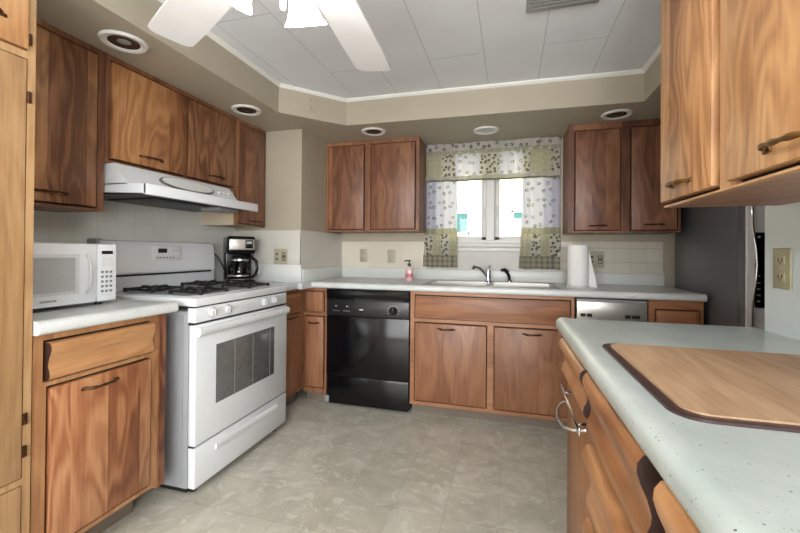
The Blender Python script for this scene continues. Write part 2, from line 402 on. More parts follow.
DRAWER_PROF = [(0, 0), (.008, -.004), (.015, 0), (.019, .014), (.017, .032), (.011, .05), (.0105, .062), (.015, .085), (.022, .105), (.026, .122), (.025, .136), (.019, .147), (.010, .150), (0, .150)]
def drawer_front(parent, F, u0, u1, z0, z1, m, name='drawer', sc_n=1.0, off=0):
    h = z1-z0
    pts = [(-.012, 0)] + [(off+n*sc_n, z/.15*h) for n, z in DRAWER_PROF] + [(-.012, h)]
    mb = MB(); mb.prism(pts, u0, u1, lambda n, z, u: F(u, n, z0+z))
    d = mb.build(name, m, parent)
    for a in (u0-.0012, u1):      # thin dark plates on the cut ends
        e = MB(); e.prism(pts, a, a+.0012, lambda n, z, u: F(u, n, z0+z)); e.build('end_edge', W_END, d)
    return d
def slab_drawer(parent, F, u0, u1, z0, z1, m, name='drawer', t=.012):
    mb = MB(); bF(mb, F, u0, u1, -.012, t*.4, z0, z1, 0)
    bF(mb, F, u0+.008, u1-.008, 0, t, z0+.008, z1-.008, .005, 3)
    return mb.build(name, m, parent)
def face_frame(F, u0, u1, z0, z1, openings, gap=.0085, th=.02):
    us = sorted({u0, u1} | {a-gap for a, b, c, d in openings} | {b+gap for a, b, c, d in openings})
    zs = sorted({z0, z1} | {c-gap for a, b, c, d in openings} | {d+gap for a, b, c, d in openings})
    us = [u for u in us if u0 <= u <= u1]; zs = [z for z in zs if z0 <= z <= z1]
    mb = MB()
    for a, b in zip(us, us[1:]):
        run = None
        for c, d in zip(zs, zs[1:]):
            mu, mz = (a+b)/2, (c+d)/2
            open_ = any(o[0]-gap < mu < o[1]+gap and o[2]-gap < mz < o[3]+gap for o in openings)
            if open_:
                if run: bF(mb, F, a, b, -th, 0, run[0], run[1]); run = None
            else: run = (run[0] if run else c, d)
        if run: bF(mb, F, a, b, -th, 0, run[0], run[1])
    return mb
def cabinet(name, label, cat, F, u0, u1, z0, z1, depth, doors=(), drawers=(), wf=W_LIGHT, wd=W_LEFT, wdr=W_LDRAW,
            door_n=.010, hm=M_BRONZE, toe=None, group=None, prof=True, side=None, top=None):
    c = F((u0+u1)/2, -depth/2, z0 if toe is None else 0)
    t = thing(name, label, cat, c, group)
    body = MB(); bF(body, F, u0+.001, u1-.001, -depth, -.02, z0, top or z1)
    b = body.build('body', side or wf, t)
    ops = [d[:4] for d in doors]+[d[:4] for d in drawers]
    face_frame(F, u0, u1, z0, z1, ops).build('face_frame', wf, t)
    if ops:   # dark plates painting the shade in the gaps round the fronts
        g = MB()
        for o in ops: bF(g, F, o[0]-.004, o[1]+.004, -.0195, -.0185, o[2]-.004, o[3]+.004)
        g.build('gap_shade', W_DARK, t)
    if toe is not None:
        k = MB(); bF(k, F, u0+.001, u1-.001, -depth+.02, -toe, 0, z0); k.build('toe_kick', M_TOE, t)
    for d in doors:
        mb = MB(); bF(mb, F, d[0], d[1], -.016, door_n, d[2], d[3], .004, 2)
        dm = d[5] if len(d) > 5 else wd
        dr = mb.build('door', dm, t)
        if len(d) > 4 and d[4]: pull(dr, F, d[4][0], door_n, d[4][1], d[4][2] if len(d[4]) > 2 else .1, hm)
    for d in drawers:
        if prof: dr = drawer_front(t, F, d[0], d[1], d[2], d[3], wdr, sc_n=prof, off=door_n if prof > 1 else 0)
        else: dr = slab_drawer(t, F, d[0], d[1], d[2], d[3], wdr)
        if len(d) > 4 and d[4]: pull(dr, F, d[4][0], .02, d[4][1], .1, hm)
    return t
M_TOE = plain('toe_kick_grey', srgb(120, 108, 96), .5)

# ================================================================== STRUCTURE
XL, YB, XR_, YF0 = -2.08, 3.28, 2.15, -2.3
SOF, CEI = 2.052, 2.24
b = MB(); b.box((XL-.1, YF0-.1, -.1), (XR_+.1, YB+.1, 0)); struct(b, 'floor', M_FLOOR)
b = MB(); b.box((XL-.1, YF0-.1, 0), (XL, YB+.12, 2.4)); struct(b, 'wall_left', M_WALL)
b = MB(); b.box((XR_, YF0-.1, 0), (XR_+.1, YB+.12, 2.4)); struct(b, 'wall_right', M_WALL)
b = MB(); b.box((XL-.1, YF0-.1, 0), (XR_+.1, YF0, 2.4)); struct(b, 'wall_front', M_WALL)
# back wall with window opening
WX0, WX1, WZ0, WZ1 = -.64, .31, 1.24, 2.0
b = MB(); b.box((XL, YB, 0), (XR_, YB+.12, WZ0)); b.box((XL, YB, WZ1), (XR_, YB+.12, 2.4))
b.box((XL, YB, WZ0), (WX0, YB+.12, WZ1)); b.box((WX1, YB, WZ0), (XR_, YB+.12, WZ1)); struct(b, 'wall_back', M_WALL)
# boxed chase in the corner
b = MB(); b.box((XL, 2.56, .914), (-1.49, YB, SOF)); struct(b, 'wall_corner', M_WALL)
# stub wall beside the peninsula
b = MB(); b.box((.757, YF0, 0), (.88, 1.455, SOF)); struct(b, 'wall_peninsula', plain('speckled_wall_panel', srgb(190, 200, 200), .35, noise=.06, nscale=5))
# ceiling panel with plank seams
def ceil_mat():
    m, t, b = mat('white_ceiling_planks')
    tc = N(t, 'ShaderNodeTexCoord'); sp = N(t, 'ShaderNodeSeparateXYZ'); t.links.new(tc.outputs['Object'], sp.inputs[0])
    cv = N(t, 'ShaderNodeCombineXYZ'); t.links.new(math_(t, 'SUBTRACT', sp.outputs[1], .93), cv.inputs[0]); t.links.new(math_(t, 'ADD', sp.outputs[0], .145), cv.inputs[1])
    br = N(t, 'ShaderNodeTexBrick'); br.offset = .5; br.inputs['Scale'].default_value = 1
    br.inputs['Brick Width'].default_value = 1.23; br.inputs['Row Height'].default_value = .307; br.inputs['Mortar Size'].default_value = .0022
    br.inputs['Color1'].default_value = srgb(230, 233, 238); br.inputs['Color2'].default_value = srgb(225, 228, 233); br.inputs['Mortar'].default_value = srgb(190, 191, 194)
    t.links.new(cv.outputs[0], br.inputs['Vector'])
    nz = N(t, 'ShaderNodeTexNoise'); nz.inputs['Scale'].default_value = 3.5; nz.inputs['Detail'].default_value = 6; t.links.new(tc.outputs['Object'], nz.inputs['Vector'])
    col = mixc(t, 1, br.outputs['Color'], ramp(t, nz.outputs['Fac'], [(.3, (.95, .95, .95, 1)), (.6, (1, 1, 1, 1))]), 'MULTIPLY')
    t.links.new(col, b.inputs['Base Color']); b.inputs['Roughness'].default_value = .6
    return m
TX0, TX1, TY1 = -1.462, .76, 2.585
tray = [(TX0, YF0), (TX1, YF0), (TX1, TY1+.02), (-1.14, TY1-.015), (TX0, 2.215)]
b = MB(); b.prism(tray, CEI, CEI+.1, lambda x, y, z: (x, y, z)); struct(b, 'ceiling', ceil_mat())
# dropped soffit round the tray: one solid ring
def ring(bm_, inner, z0, z1):
    outer = [(XL, YF0), (XR_, YF0), (XR_, YB), (-1.14, YB), (XL, 2.215)]
    for i in range(len(inner)):
        j = (i+1) % len(inner)
        if i == 0: continue
        q = [inner[i], inner[j], outer[j], outer[i]]
        bm_.prism(q, z0, z1, lambda x, y, z: (x, y, z))
    bm_.prism([(XL, 2.215), (-1.14, YB), (XL, YB)], z0, z1, lambda x, y, z: (x, y, z))
b = MB(); ring(b, tray, SOF, CEI+.1); struct(b, 'ceiling_soffit', M_WALL)
# crown trim along the tray
b = MB()
cr = tray[1:]+[tray[0]]
for p, q in zip(cr, cr[1:]):
    p, q = Vector((*p, 0)), Vector((*q, 0)); d = (q-p).normalized(); nrm = Vector((-d.y, d.x, 0))
    prof = [(0, CEI), (.016, CEI), (.014, CEI-.008), (.006, CEI-.018), (0, CEI-.022)]
    b.prism(prof, 0, 1, lambda n, z, t, p=p, q=q, nrm=nrm: tuple((p+(q-p)*t+nrm*n).xy)+(z,))
struct(b, 'trim_1', M_TRIM)
# tile surfaces
b = MB(); b.box((XL, .9, .90), (XL+.008, 2.56, 1.56)); struct(b, 'trim_2', M_TILEL)
b = MB(); b.box((XL, 2.552, .90), (-1.484, 2.56, 1.302)); b.box((-1.49, 2.552, .90), (-1.482, YB, 1.302)); struct(b, 'trim_3', M_TILEC)
b = MB(); b.box((-1.49, YB-.008, .9), (-.70, YB, 1.236)); struct(b, 'trim_4', M_TILEB)
b = MB(); b.box((.36, YB-.008, .9), (1.082, YB, 1.236)); struct(b, 'trim_5', M_TILER)
b = MB(); b.box((-.70, YB-.004, .9), (.36, YB, 1.19)); struct(b, 'trim_6', plain('grey_sill_panel', srgb(184, 182, 176), .4))

# window
wf = MB()
for (x0, x1, z0, z1) in ((WX0-.05, WX0+.02, WZ0-.02, WZ1+.05), (WX1-.02, WX1+.05, WZ0-.02, WZ1+.05), (WX0-.05, WX1+.05, WZ1-.02, WZ1+.05)):
    wf.box((x0, YB-.014, z0), (x1, YB+.10, z1), .004)
wf.box((-.195, YB-.02, WZ0), (-.125, YB+.08, WZ1), .006)
wf.box((WX0-.02, YB-.012, WZ0-.03), (WX1+.02, YB+.09, WZ0+.012), .003)
win = struct(wf, 'window_1', M_FRAME)
s = MB(); s.box((WX0-.07, YB-.030, WZ0-.05), (WX1+.07, YB+.10, WZ0-.012), .008); s.box((WX0-.05, YB-.02, WZ0-.085), (WX1+.05, YB, WZ0-.05), .004)
s.build('window_sill', M_FRAME, win)
for (x0, x1) in ((WX0+.02, -.195), (-.125, WX1-.02)):
    s = MB(); w_ = .038
    s.box((x0, YB+.02, WZ0-.01), (x0+w_, YB+.06, WZ1-.02), .004); s.box((x1-w_, YB+.02, WZ0-.01), (x1, YB+.06, WZ1-.02), .004)
    s.box((x0, YB+.02, WZ0-.01), (x1, YB+.06, WZ0+w_), .004); s.box((x0, YB+.02, WZ1-.02-w_), (x1, YB+.06, WZ1-.02), .004)
    o = s.build('sash', M_FRAME, win)
    s = MB(); s.box((x0+w_, YB+.038, WZ0+w_), (x1-w_, YB+.042, WZ1-.02-w_)); s.build('pane', M_GLASS, o)
for x in (-.215, -.105):
    s = MB(); s.box((x-.008, YB+.012, 1.46), (x+.008, YB+.02, 1.53), .003); s.tube([(x, YB+.02, 1.49), (x, YB+.004, 1.47), (x, YB+.002, 1.43)], .005); s.build('latch', M_FRAME, win)

# outside
b = MB(); b.box((-20, YB+.2, -.6), (20, 30, -.5)); g = struct(b, 'ground', M_GRASS)
HWIN = ((-1.36, -.84), (.06, .58))
t = thing('neighbor_house', 'cream sided house seen through the kitchen window', 'house', (-.5, 8, -.5))
b = MB(); b.box((-7, 8, -.5), (6, 14, 5.5)); b.build('wall', M_CREAM, t)
for (x0, x1) in HWIN:
    b = MB(); b.box((x0-.06, 7.95, 1.48), (x1+.06, 8, 1.56)); b.box((x0-.06, 7.95, 1.94), (x1+.06, 8, 2.0)); b.box((x0-.05, 7.95, 1.5), (x0, 8, 1.98)); b.box((x1, 7.95, 1.5), (x1+.05, 8, 1.98))
    o = b.build('window_frame', M_TRIM, t)
    b = MB(); b.box((x0, 7.97, 1.54), (x1, 7.99, 1.95)); b.build('window_glass', M_TEAL, o)

# ================================================================== WORKTOPS
def nose(zt=.914, th=.042, back=-.6, r=1.0):
    return [(back, zt), (-.055, zt), (-.04, zt+.0015), (-.026, zt+.003), (-.014, zt+.0015), (-.005, zt-.004), (0, zt-.012), (0, zt-.030), (-.004, zt-.038), (-.012, zt-th), (back, zt-th)]
# left of the stove
F = FL(-1.425)
t = thing('worktop', 'pale speckled worktop under the white microwave, left of the stove', 'worktop', (-1.75, 1.13, .872))
b = MB(); b.prism(nose(back=-.655), .868, 1.400, lambda n, z, u: F(u, n, z)); b.build('slab', LAMB, t)
# back run with sink hole, plus the piece right of the stove
t = thing('worktop', 'long pale worktop with sink along the back wall', 'worktop', (-.2, 2.95, .872))
F = FB(2.635)
SX0, SX1, SY0, SY1 = -.60, .31, 2.74, 3.17
b = MB()
b.prism([(-.105, p[1]) if p[0] < -.5 else p for p in nose()], -1.485, 1.092, lambda n, z, u: F(u, n, z))
b.box((-1.483, SY0, .872), (SX0, YB-.004, .914)); b.box((SX1, SY0, .872), (1.092, YB-.004, .914)); b.box((SX0, SY1, .872), (SX1, YB-.004, .914))
b.box((-2.07, 2.245, .872), (-1.475, 2.552, .914), .004)
b.box((-1.49, 2.5, .872), (-1.44, 2.70, .914))
b.build('slab', LAMB, t)
b = MB(); b.box((-1.483, YB-.026, .914), (1.085, YB-.006, 1.0), .004)
b.box((-1.482, 2.56, .914), (-1.470, YB-.02, 1.012), .003); b.box((-2.07, 2.540, .914), (-1.475, 2.552, 1.045), .003)
b.build('backsplash_lip', LAMW, t)
# peninsula
t = thing('worktop', 'speckled mint worktop of the peninsula in the right foreground', 'worktop', (.45, .7, .872))
F = FR(.160)
b = MB(); b.prism(nose(back=-.597), -.6, 1.505, lambda n, z, u: F(u, n, z)); o = b.build('slab', LAM, t)
# ================================================================== BASE CABINETS
# left base
cabinet('base_cabinet', 'wooden base cabinet under the microwave worktop, left of the stove', 'cabinet', FL(-1.455), .868, 1.325, .14, .872, .6,
        doors=[(.915, 1.285, .165, .69, (1.075, .655, .115))], drawers=[(.905, 1.290, .722, .842)],
        wf=W_LIGHT, wd=W_LEFT, wdr=W_LDRAW, toe=.13, side=W_LIGHT)
last = [o for o in COL.objects if o.name.startswith('base_cabinet')][-1]
b = MB(); b.box((-2.04, 1.326, .12), (-1.462, 1.372, .872), .003); b.build('side_filler', W_LEFT, last)
# right of stove, facing left run
cabinet('base_cabinet', 'narrow base cabinet squeezed between the stove and the inside corner', 'cabinet', FL(-1.52), 2.25, 2.66, .10, .872, .5,
        doors=[(2.30, 2.61, .13, .655, None)], drawers=[(2.30, 2.61, .69, .84)], wf=W_BACKB, wd=W_BACKB, wdr=W_BACKH, toe=.06, prof=False)
YFACE = 2.668
F = FB(YFACE)
cabinet('base_cabinet', 'narrow corner base cabinet with drawer, left of the black dishwasher', 'cabinet', F, -1.52, -1.328, .075, .872, .58,
        doors=[(-1.505, -1.352, .118, .65, (-1.43, .605, .07))], drawers=[(-1.505, -1.352, .69, .84)], wf=W_BACKB, wd=W_BACKB, wdr=W_BACKB, toe=.06, prof=False)
cabinet('base_cabinet', 'two door sink base cabinet with a long false drawer front', 'cabinet', F, -.678, .392, .075, .872, .58, top=.745,
        doors=[(-.64, -.152, .108, .65, (-.42, .617, .10)), (-.098, .372, .108, .65, (.14, .618, .10))],
        drawers=[(-.64, .365, .69, .84)], wf=W_BACKH, wd=W_BACKB, wdr=W_BACKH, toe=.06, prof=False)
cabinet('base_cabinet', 'small base cabinet at the right end of the back run, beside the fridge', 'cabinet', F, .805, 1.088, .075, .872, .58,
        doors=[(.84, 1.06, .118, .65, (.95, .61, .09))], drawers=[(.845, 1.065, .69, .81)], wf=W_BACKH, wd=W_BACKB, wdr=W_BACKH, toe=.06, prof=False)
# peninsula base (faces left)
F = FR(.213)
P1 = cabinet('base_cabinet', 'peninsula end cabinet with wavy drawer and flat door at the far end', 'cabinet', F, 1.052, 1.495, .09, .872, .55,
        doors=[(1.075, 1.475, .12, .70, None, W_PENF)], drawers=[(1.070, 1.450, .735, .855)], wf=W_PENF, wd=W_PENF, wdr=W_PEN, toe=.06, prof=1.25, door_n=.018)
P2 = cabinet('base_cabinet', 'peninsula drawer bank with scalloped wavy fronts, middle of the peninsula', 'cabinet', F, .600, 1.050, .09, .872, .55,
        drawers=[(.632, 1.030, .712, .862), (.632, 1.030, .535, .688), (.632, 1.030, .36, .512), (.632, 1.030, .14, .337)], wf=W_PENF, wdr=W_PEN, toe=.06, prof=1.25, door_n=.018)
P3 = cabinet('base_cabinet', 'peninsula drawer bank nearest the bottom edge of the picture', 'cabinet', F, -.5, .598, .09, .872, .55,
        drawers=[(.03, .568, .712, .862), (.03, .568, .535, .688), (.03, .568, .36, .512), (.03, .568, .14, .337)], wf=W_PENF, wdr=W_PEN, toe=.06, prof=1.25, door_n=.018)
dr = [o for o in COL.objects if o.parent == P1 and o.name.startswith('door')][0]
b = MB(); b.box(F(1.03, .053, .702), F(1.36, .058, .722), .002)
for u in (1.08, 1.31): b.tube([F(u, .016, .712), F(u, .035, .712), F(u, .055, .712)], .005)
b.tube([F(1.27, .050, .700), F(1.26, .070, .692), F(1.24, .082, .680), F(1.21, .084, .668), F(1.18, .072, .660), F(1.16, .050, .662), F(1.15, .018, .668)], .0045)
b.build('towel_bar', M_CHROME, dr)['label'] = 'chrome towel bar with a curved hook'
PENROT = [P1, P2, P3, [o for o in COL.objects if o.name.startswith('worktop') and o.parent is None][-1], bpy.data.objects['wall_peninsula']]

# ================================================================== WALL CABINETS
XU = -1.79
F = FL(XU)
cabinet('wall_cabinet', 'wall cabinet above the microwave, beside the pine pantry', 'cabinet', F, .862, 1.334, 1.322, SOF-.002, .285,
        doors=[(.905, 1.296, 1.338, 2.020, (1.12, 1.378, .105))], wf=W_FRAMEU, wd=W_LEFTUP)
cabinet('wall_cabinet', 'short two door wall cabinet directly above the range hood', 'cabinet', F, 1.336, 2.222, 1.548, SOF-.002, .285,
        doors=[(1.366, 1.795, 1.572, 2.020, (1.57, 1.616, .12), wood('wood_flame_door', srgb(120, 70, 34), srgb(168, 114, 66), srgb(196, 146, 92), 'V', 9, .17, bvar=.6)), (1.814, 2.195, 1.572, 2.020, (2.03, 1.608, .12))], wf=W_FRAMEU, wd=W_LEFTUP)
cabinet('wall_cabinet', 'narrow wall cabinet between the range hood and the painted corner', 'cabinet', F, 2.224, 2.548, 1.322, SOF-.002, .285,
        doors=[(2.262, 2.52, 1.336, 2.020, (2.42, 1.357, .11))], wf=W_FRAMEU, wd=W_BACKU, side=W_EDGE)
F = FB(2.955)
cabinet('wall_cabinet', 'two door wall cabinet on the back wall, left of the window', 'cabinet', F, -1.488, -.690, 1.312, SOF-.002, .32,
        doors=[(-1.462, -1.150, 1.330, 2.012, None), (-1.085, -.722, 1.330, 2.012, None)], wf=W_FRAMEU, wd=W_BACKU)
cabinet('wall_cabinet', 'two door wall cabinet on the back wall, right of the window', 'cabinet', F, .392, 1.075, 1.292, SOF-.002, .32,
        doors=[(.435, .715, 1.308, 2.000, (.58, 1.338, .09)), (.785, 1.052, 1.308, 2.000, (.92, 1.342, .10))], wf=W_FRAMEU, wd=W_BACKU)
F = FR(.463)
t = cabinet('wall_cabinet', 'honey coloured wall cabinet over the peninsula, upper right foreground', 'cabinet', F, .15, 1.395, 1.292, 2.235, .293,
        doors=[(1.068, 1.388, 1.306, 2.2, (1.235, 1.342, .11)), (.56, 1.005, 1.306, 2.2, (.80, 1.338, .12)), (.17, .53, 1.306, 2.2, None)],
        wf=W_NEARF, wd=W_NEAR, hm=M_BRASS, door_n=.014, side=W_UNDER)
# knotty pine pantry
t = thing('pantry_cabinet', 'tall knotty pine pantry cabinet at the left edge', 'cabinet', (-1.75, .45, 0))
F = FL(-1.45)
b = MB(); bF(b, F, .02, .860, -.6, -.02, 0, SOF-.002); b.build('body', W_PINE, t)
ops = [(.44, .838, 1.765, 2.03), (.44, .838, .44, 1.735), (.44, .838, .10, .415)]
face_frame(F, .02, .863, 0, SOF-.002, ops, .003).build('face_frame', W_PINE, t)
b = MB()
for o in ops: bF(b, F, o[0]-.002, o[1]+.002, -.0195, -.0185, o[2]-.002, o[3]+.002)
b.build('gap_shade', W_DARK, t)  # painted shade in the gaps round the pantry doors
for i, o in enumerate(ops):
    b = MB(); bF(b, F, o[0], o[1], -.016, .004 if i else .012, o[2], o[3], .003)
    d = b.build('door', W_NEAR if i == 0 else W_PINE, t)
    if i == 0: pull(d, F, .72, .012, 1.835, .1)
for z in (1.80, 1.62, .62, .52):
    b = MB(); bF(b, F, .838, .850, .002, .008, z-.018, z+.018, .002); b.build('hinge', M_BRONZE, t)

# ================================================================== STOVE
t = thing('stove', 'white gas stove with four burners and oven window', 'stove', (-1.72, 1.83, 0))
SY_0, SY_1, SXF = 1.466, 2.236, -1.395
F = FL(SXF)
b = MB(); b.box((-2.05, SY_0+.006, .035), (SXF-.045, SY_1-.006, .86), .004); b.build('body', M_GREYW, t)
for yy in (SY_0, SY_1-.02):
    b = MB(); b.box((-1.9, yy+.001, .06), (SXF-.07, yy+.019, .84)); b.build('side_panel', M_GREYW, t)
# cooktop
b = MB(); b.box((-2.03, SY_0, .884), (SXF, SY_1, .924), .007, 3)
b.box((-1.98, SY_0+.03, .914), (SXF-.05, SY_1-.03, .926), .003)
ct = b.build('cooktop', M_WHITE, t)
b = MB(); b.box((-1.95, SY_0+.05, .925), (SXF-.09, SY_1-.05, .9265)); b.build('burner_well', M_GREYW, ct)
for by in (SY_0+.20, SY_1-.20):
    for bx in (-1.86, -1.56):
        g = MB()
        h0, h1 = .926, .947
        r_ = .092
        for s1 in (-1, 1):
            g.box((bx-r_, by+s1*r_-.005, h1-.012), (bx+r_, by+s1*r_+.005, h1-.002), .002, 1)
            g.box((bx+s1*r_-.005, by-r_, h1-.012), (bx+s1*r_+.005, by+r_, h1-.002), .002, 1)
            for s2 in (-1, 1):
                g.box((bx+s1*r_-.008, by+s2*r_-.008, .926), (bx+s1*r_+.008, by+s2*r_+.008, h1), .003, 1)
        for k in range(4):
            a = k*PI/2; c_, s_ = math.cos(a), math.sin(a)
            g.tube([(bx+c_*r_, by+s_*r_, h1-.006), (bx+c_*.075, by+s_*.075, h1+.003), (bx+c_*.035, by+s_*.035, h1+.001)], .0055, 8)
        gr = g.build('grate', M_IRON, t)
        q = MB(); q.lathe([(0, 0), (.045, 0), (.047, .006), (.034, .012), (.034, .018), (.030, .023), (0, .024)], (bx, by, .926), 24); q.build('burner', M_IRON, t)
# control panel + knobs
b = MB(); bF(b, F, SY_0+.004, SY_1-.004, -.05, -.004, .808, .878, .005); cp = b.build('control_panel', M_WHITE, t)
b = MB()
bF(b, F, SY_0+.006, SY_1-.006, -.045, -.012, .876, .886); bF(b, F, SY_0+.006, SY_1-.006, -.045, -.016, .797, .810)
b.build('seam', M_DARKGAP, t)
M_KNOB = plain('pale_knob', srgb(196, 198, 200), .45)
for y in (1.578, 1.682, 1.995, 2.088):
    k = MB(); M = Matrix.Translation(F(y, -.006, .845)) @ Matrix.Rotation(PI/2, 4, 'Y')
    k.lathe([(0, 0), (.027, 0), (.027, .003), (.022, .006), (.020, .016), (.017, .019), (0, .019)], seg=24, M=M)
    k.box(F(y-.004, .008, .829), F(y+.004, .017, .861), .002); k.build('knob', M_KNOB, cp)
# oven door
b = MB(); bF(b, F, SY_0+.004, SY_1-.004, -.04, 0, .236, .798, .006)
od = b.build('oven_door', M_WHITE, t)
b = MB()
b.prism([(0, .746), (.010, .744), (.020, .752), (.023, .764), (.021, .778), (.014, .786), (0, .786)], SY_0+.012, SY_1-.008, lambda n, z, u: F(u, n, z))
b.build('handle', M_WHITE, od)
b = MB(); bF(b, F, 1.600, 2.092, -.005, .0015, .392, .684, .003); w_ = b.build('oven_window', M_SMOKE, od)
b = MB()
for y in (1.735, 1.885, 2.045): bF(b, F, y-.002, y+.002, .001, .0022, .396, .680)
b.build('window_line', M_GREY, w_)
b = MB(); bF(b, F, SY_0+.008, SY_1-.008, -.04, -.012, .226, .238); b.build('seam', M_DARKGAP, t)
b = MB(); bF(b, F, SY_0+.004, SY_1-.004, -.04, 0, .040, .228, .006)
d_ = b.build('drawer', M_WHITE, t)
b = MB(); b.prism([(0, .165), (.008, .168), (.012, .180), (.010, .192), (0, .197)], 1.60, 2.12, lambda n, z, u: F(u, n, z)); b.build('handle', M_WHITE, d_)
for y in (SY_0+.06, SY_1-.06):
    for x in (SXF-.06, -1.98):
        b = MB(); b.cyl((x, y, 0), (x, y, .045), .018); b.build('foot', M_BLACKP, t)
b = MB(); b.box((-2.02, SY_0+.02, .01), (SXF-.06, SY_1-.02, .045)); b.build('plinth', M_DARKGAP, t)
# backguard
b = MB(); b.prism([(-2.068, .90), (-1.975, .90), (-1.975, 1.012), (-1.968, 1.022), (-1.976, 1.165), (-1.99, 1.192), (-2.02, 1.198), (-2.068, 1.195)], SY_0+.006, SY_1-.0, lambda x, z, y: (x, y, z))
bgd = b.build('backguard', M_WHITE, t)
b = MB(); b.box((-1.979, SY_0+.03, 1.003), (-1.9725, SY_1-.03, 1.014)); b.build('vent_slot', M_DARKGAP, bgd)
b = MB(); b.box((-1.978, 1.755, 1.085), (-1.9675, 1.955, 1.170), .004); dp = b.build('display_panel', M_WHITE2, bgd)
b = MB(); b.box((-1.969, 1.785, 1.130), (-1.9665, 1.845, 1.156)); b.build('clock_display', M_BLACK, dp)
b = MB()
for k in range(6): b.box((-1.969, 1.775+k*.022, 1.098), (-1.9665, 1.787+k*.022, 1.106))
for k in range(3): b.box((-1.969, 1.885+k*.022, 1.138), (-1.9665, 1.895+k*.022, 1.146))
b.build('button', M_GREY, dp)
b = MB(); b.box((-2.066, SY_0-.012, 1.150), (-2.0, SY_0+.03, 1.205), .01); b.build('end_cap', M_GREY, bgd)

# ================================================================== RANGE HOOD
t = thing('range_hood', 'white range hood above the gas stove', 'range hood', (-1.8, 1.77, 1.40))
hp = [(-2.07, 1.546), (-1.765, 1.546), (-1.650, 1.448), (-1.566, 1.442), (-1.562, 1.400), (-1.572, 1.396), (-1.572, 1.408), (-2.07, 1.418)]
def hood_f(x, z, y): return (x, y, z)
b = MB(); hb = bmesh.new()
for p in [(-1.566, 1.352, 1.444), (-1.566, 2.150, 1.444), (-1.563, 1.352, 1.402), (-1.563, 2.150, 1.402), (-1.70, 1.352, 1.452), (-1.70, 2.150, 1.452), (-2.07, 1.352, 1.452), (-2.07, 2.150, 1.452),
          (-2.07, 1.352, 1.424), (-2.07, 2.150, 1.424), (-1.60, 1.352, 1.424), (-1.60, 2.150, 1.424)]: hb.verts.new(p)
bmesh.ops.convex_hull(hb, input=list(hb.verts)); b.merge(hb)
b.prism([(-2.07, 1.546), (-1.748, 1.546), (-1.668, 1.447), (-2.07, 1.447)], 1.352, 2.105, hood_f)
b.box((-1.578, 1.352, 1.396), (-1.562, 2.150, 1.446), .003)
hd = b.build('shell', M_WHITE, t)
b = MB(); b.box((-2.05, 1.37, 1.405), (-1.60, 2.13, 1.424)); b.build('filter_pan', M_GRILL, t)  # dark pan stands in for the shaded hollow of the hood
b = MB(); b.box((-1.98, 1.50, 1.398), (-1.68, 1.86, 1.406), .003); b.build('filter', M_GRILL, t)
b = MB(); b.box((-1.80, 1.92, 1.385), (-1.66, 2.08, 1.406), .006); b.build('light_cover', M_GREY, t)
# oval badge on the slanted face
sl = Vector((-1.655+1.768, 0, 1.452-1.546)).normalized(); nn = Vector((-sl.z, 0, sl.x)) if sl.x > 0 else sl
sl = Vector((-1.668+1.748, 0, 1.447-1.546)).normalized(); nn = Vector((-sl.z, 0, sl.x))
M = Matrix.Translation((-1.708, 1.735, 1.4965)) @ Matrix((( sl.x, 0, nn.x, 0), (0, 1, 0, 0), (sl.z, 0, nn.z, 0), (0, 0, 0, 1)))
b = MB(); b.lathe([(0, 0), (1, 0), (1, .008), (.96, .010), (.0, .010)], M=M @ Matrix.Diagonal((.046, .185, 1, 1)), seg=48); ov = b.build('oval_panel', plain('grey_ring', srgb(96, 98, 100), .4), hd)
b = MB(); b.lathe([(0, .009), (1, .009), (1, .0115), (0, .012)], M=M @ Matrix.Diagonal((.039, .172, 1, 1)), seg=48); b.build('oval_face', M_WHITE2, ov)
for y in (1.97, 2.01, 2.05):
    b = MB(); b.box((-.008, -.010, 0), (.008, .010, .012), .002, M=Matrix.Translation((-1.708, y, 1.4965)) @ M.to_3x3().to_4x4()); b.build('switch', M_WHITE2, hd)

# ================================================================== MICROWAVE
t = thing('microwave', 'white microwave on the worktop beside the stove', 'microwave', (-1.83, 1.03, .914))
F = FL(-1.645)
b = MB(); bF(b, F, .868, 1.285, -.36, -.03, .928, 1.172, .008); b.build('body', M_WHITE2, t)
b = MB(); bF(b, F, .868, 1.205, -.03, 0, .930, 1.170, .006); dd = b.build('door', M_WHITE, t)
b = MB(); bF(b, F, 1.207, 1.287, -.03, .0, .930, 1.170, .006); pp = b.build('control_panel', M_WHITE, t)
b = MB(); bF(b, F, .885, 1.135, -.002, .0015, .972, 1.128, .004); fr = b.build('window_frame', plain('window_bezel', srgb(200, 202, 202), .3), dd)
b = MB(); bF(b, F, .898, 1.118, .001, .0028, .984, 1.115); b.build('door_window', M_MWIN, fr)
b = MB(); b.tube([F(1.160, .002, .975), F(1.161, .014, .982), F(1.163, .020, 1.01), F(1.164, .022, 1.05), F(1.163, .020, 1.09), F(1.161, .014, 1.118), F(1.160, .002, 1.125)], .005, 10); b.build('handle', plain('pale_grey_handle', srgb(188, 190, 190), .3), dd)
b = MB(); bF(b, F, 1.222, 1.268, -.001, .0015, 1.128, 1.142); b.build('display', M_BLACK, pp)
kb = plain('grey_key', srgb(120, 122, 124), .5)
for r in range(5):
    for c_ in range(3):
        b = MB(); bF(b, F, 1.220+c_*.018, 1.231+c_*.018, -.001, .0018, .968+r*.020, .978+r*.020, .001, 1); b.build('key', kb, pp)
b = MB()
for c_ in range(2): bF(b, F, 1.224+c_*.026, 1.243+c_*.026, -.001, .0015, 1.078, 1.112, .001, 1)
b.build('touch_pad', plain('pale_pad', srgb(204, 206, 206), .4), pp)
text_mesh('KENMORE', .012, F, 1.028, .0006, .948).build('lettering', M_BLACKP, dd)
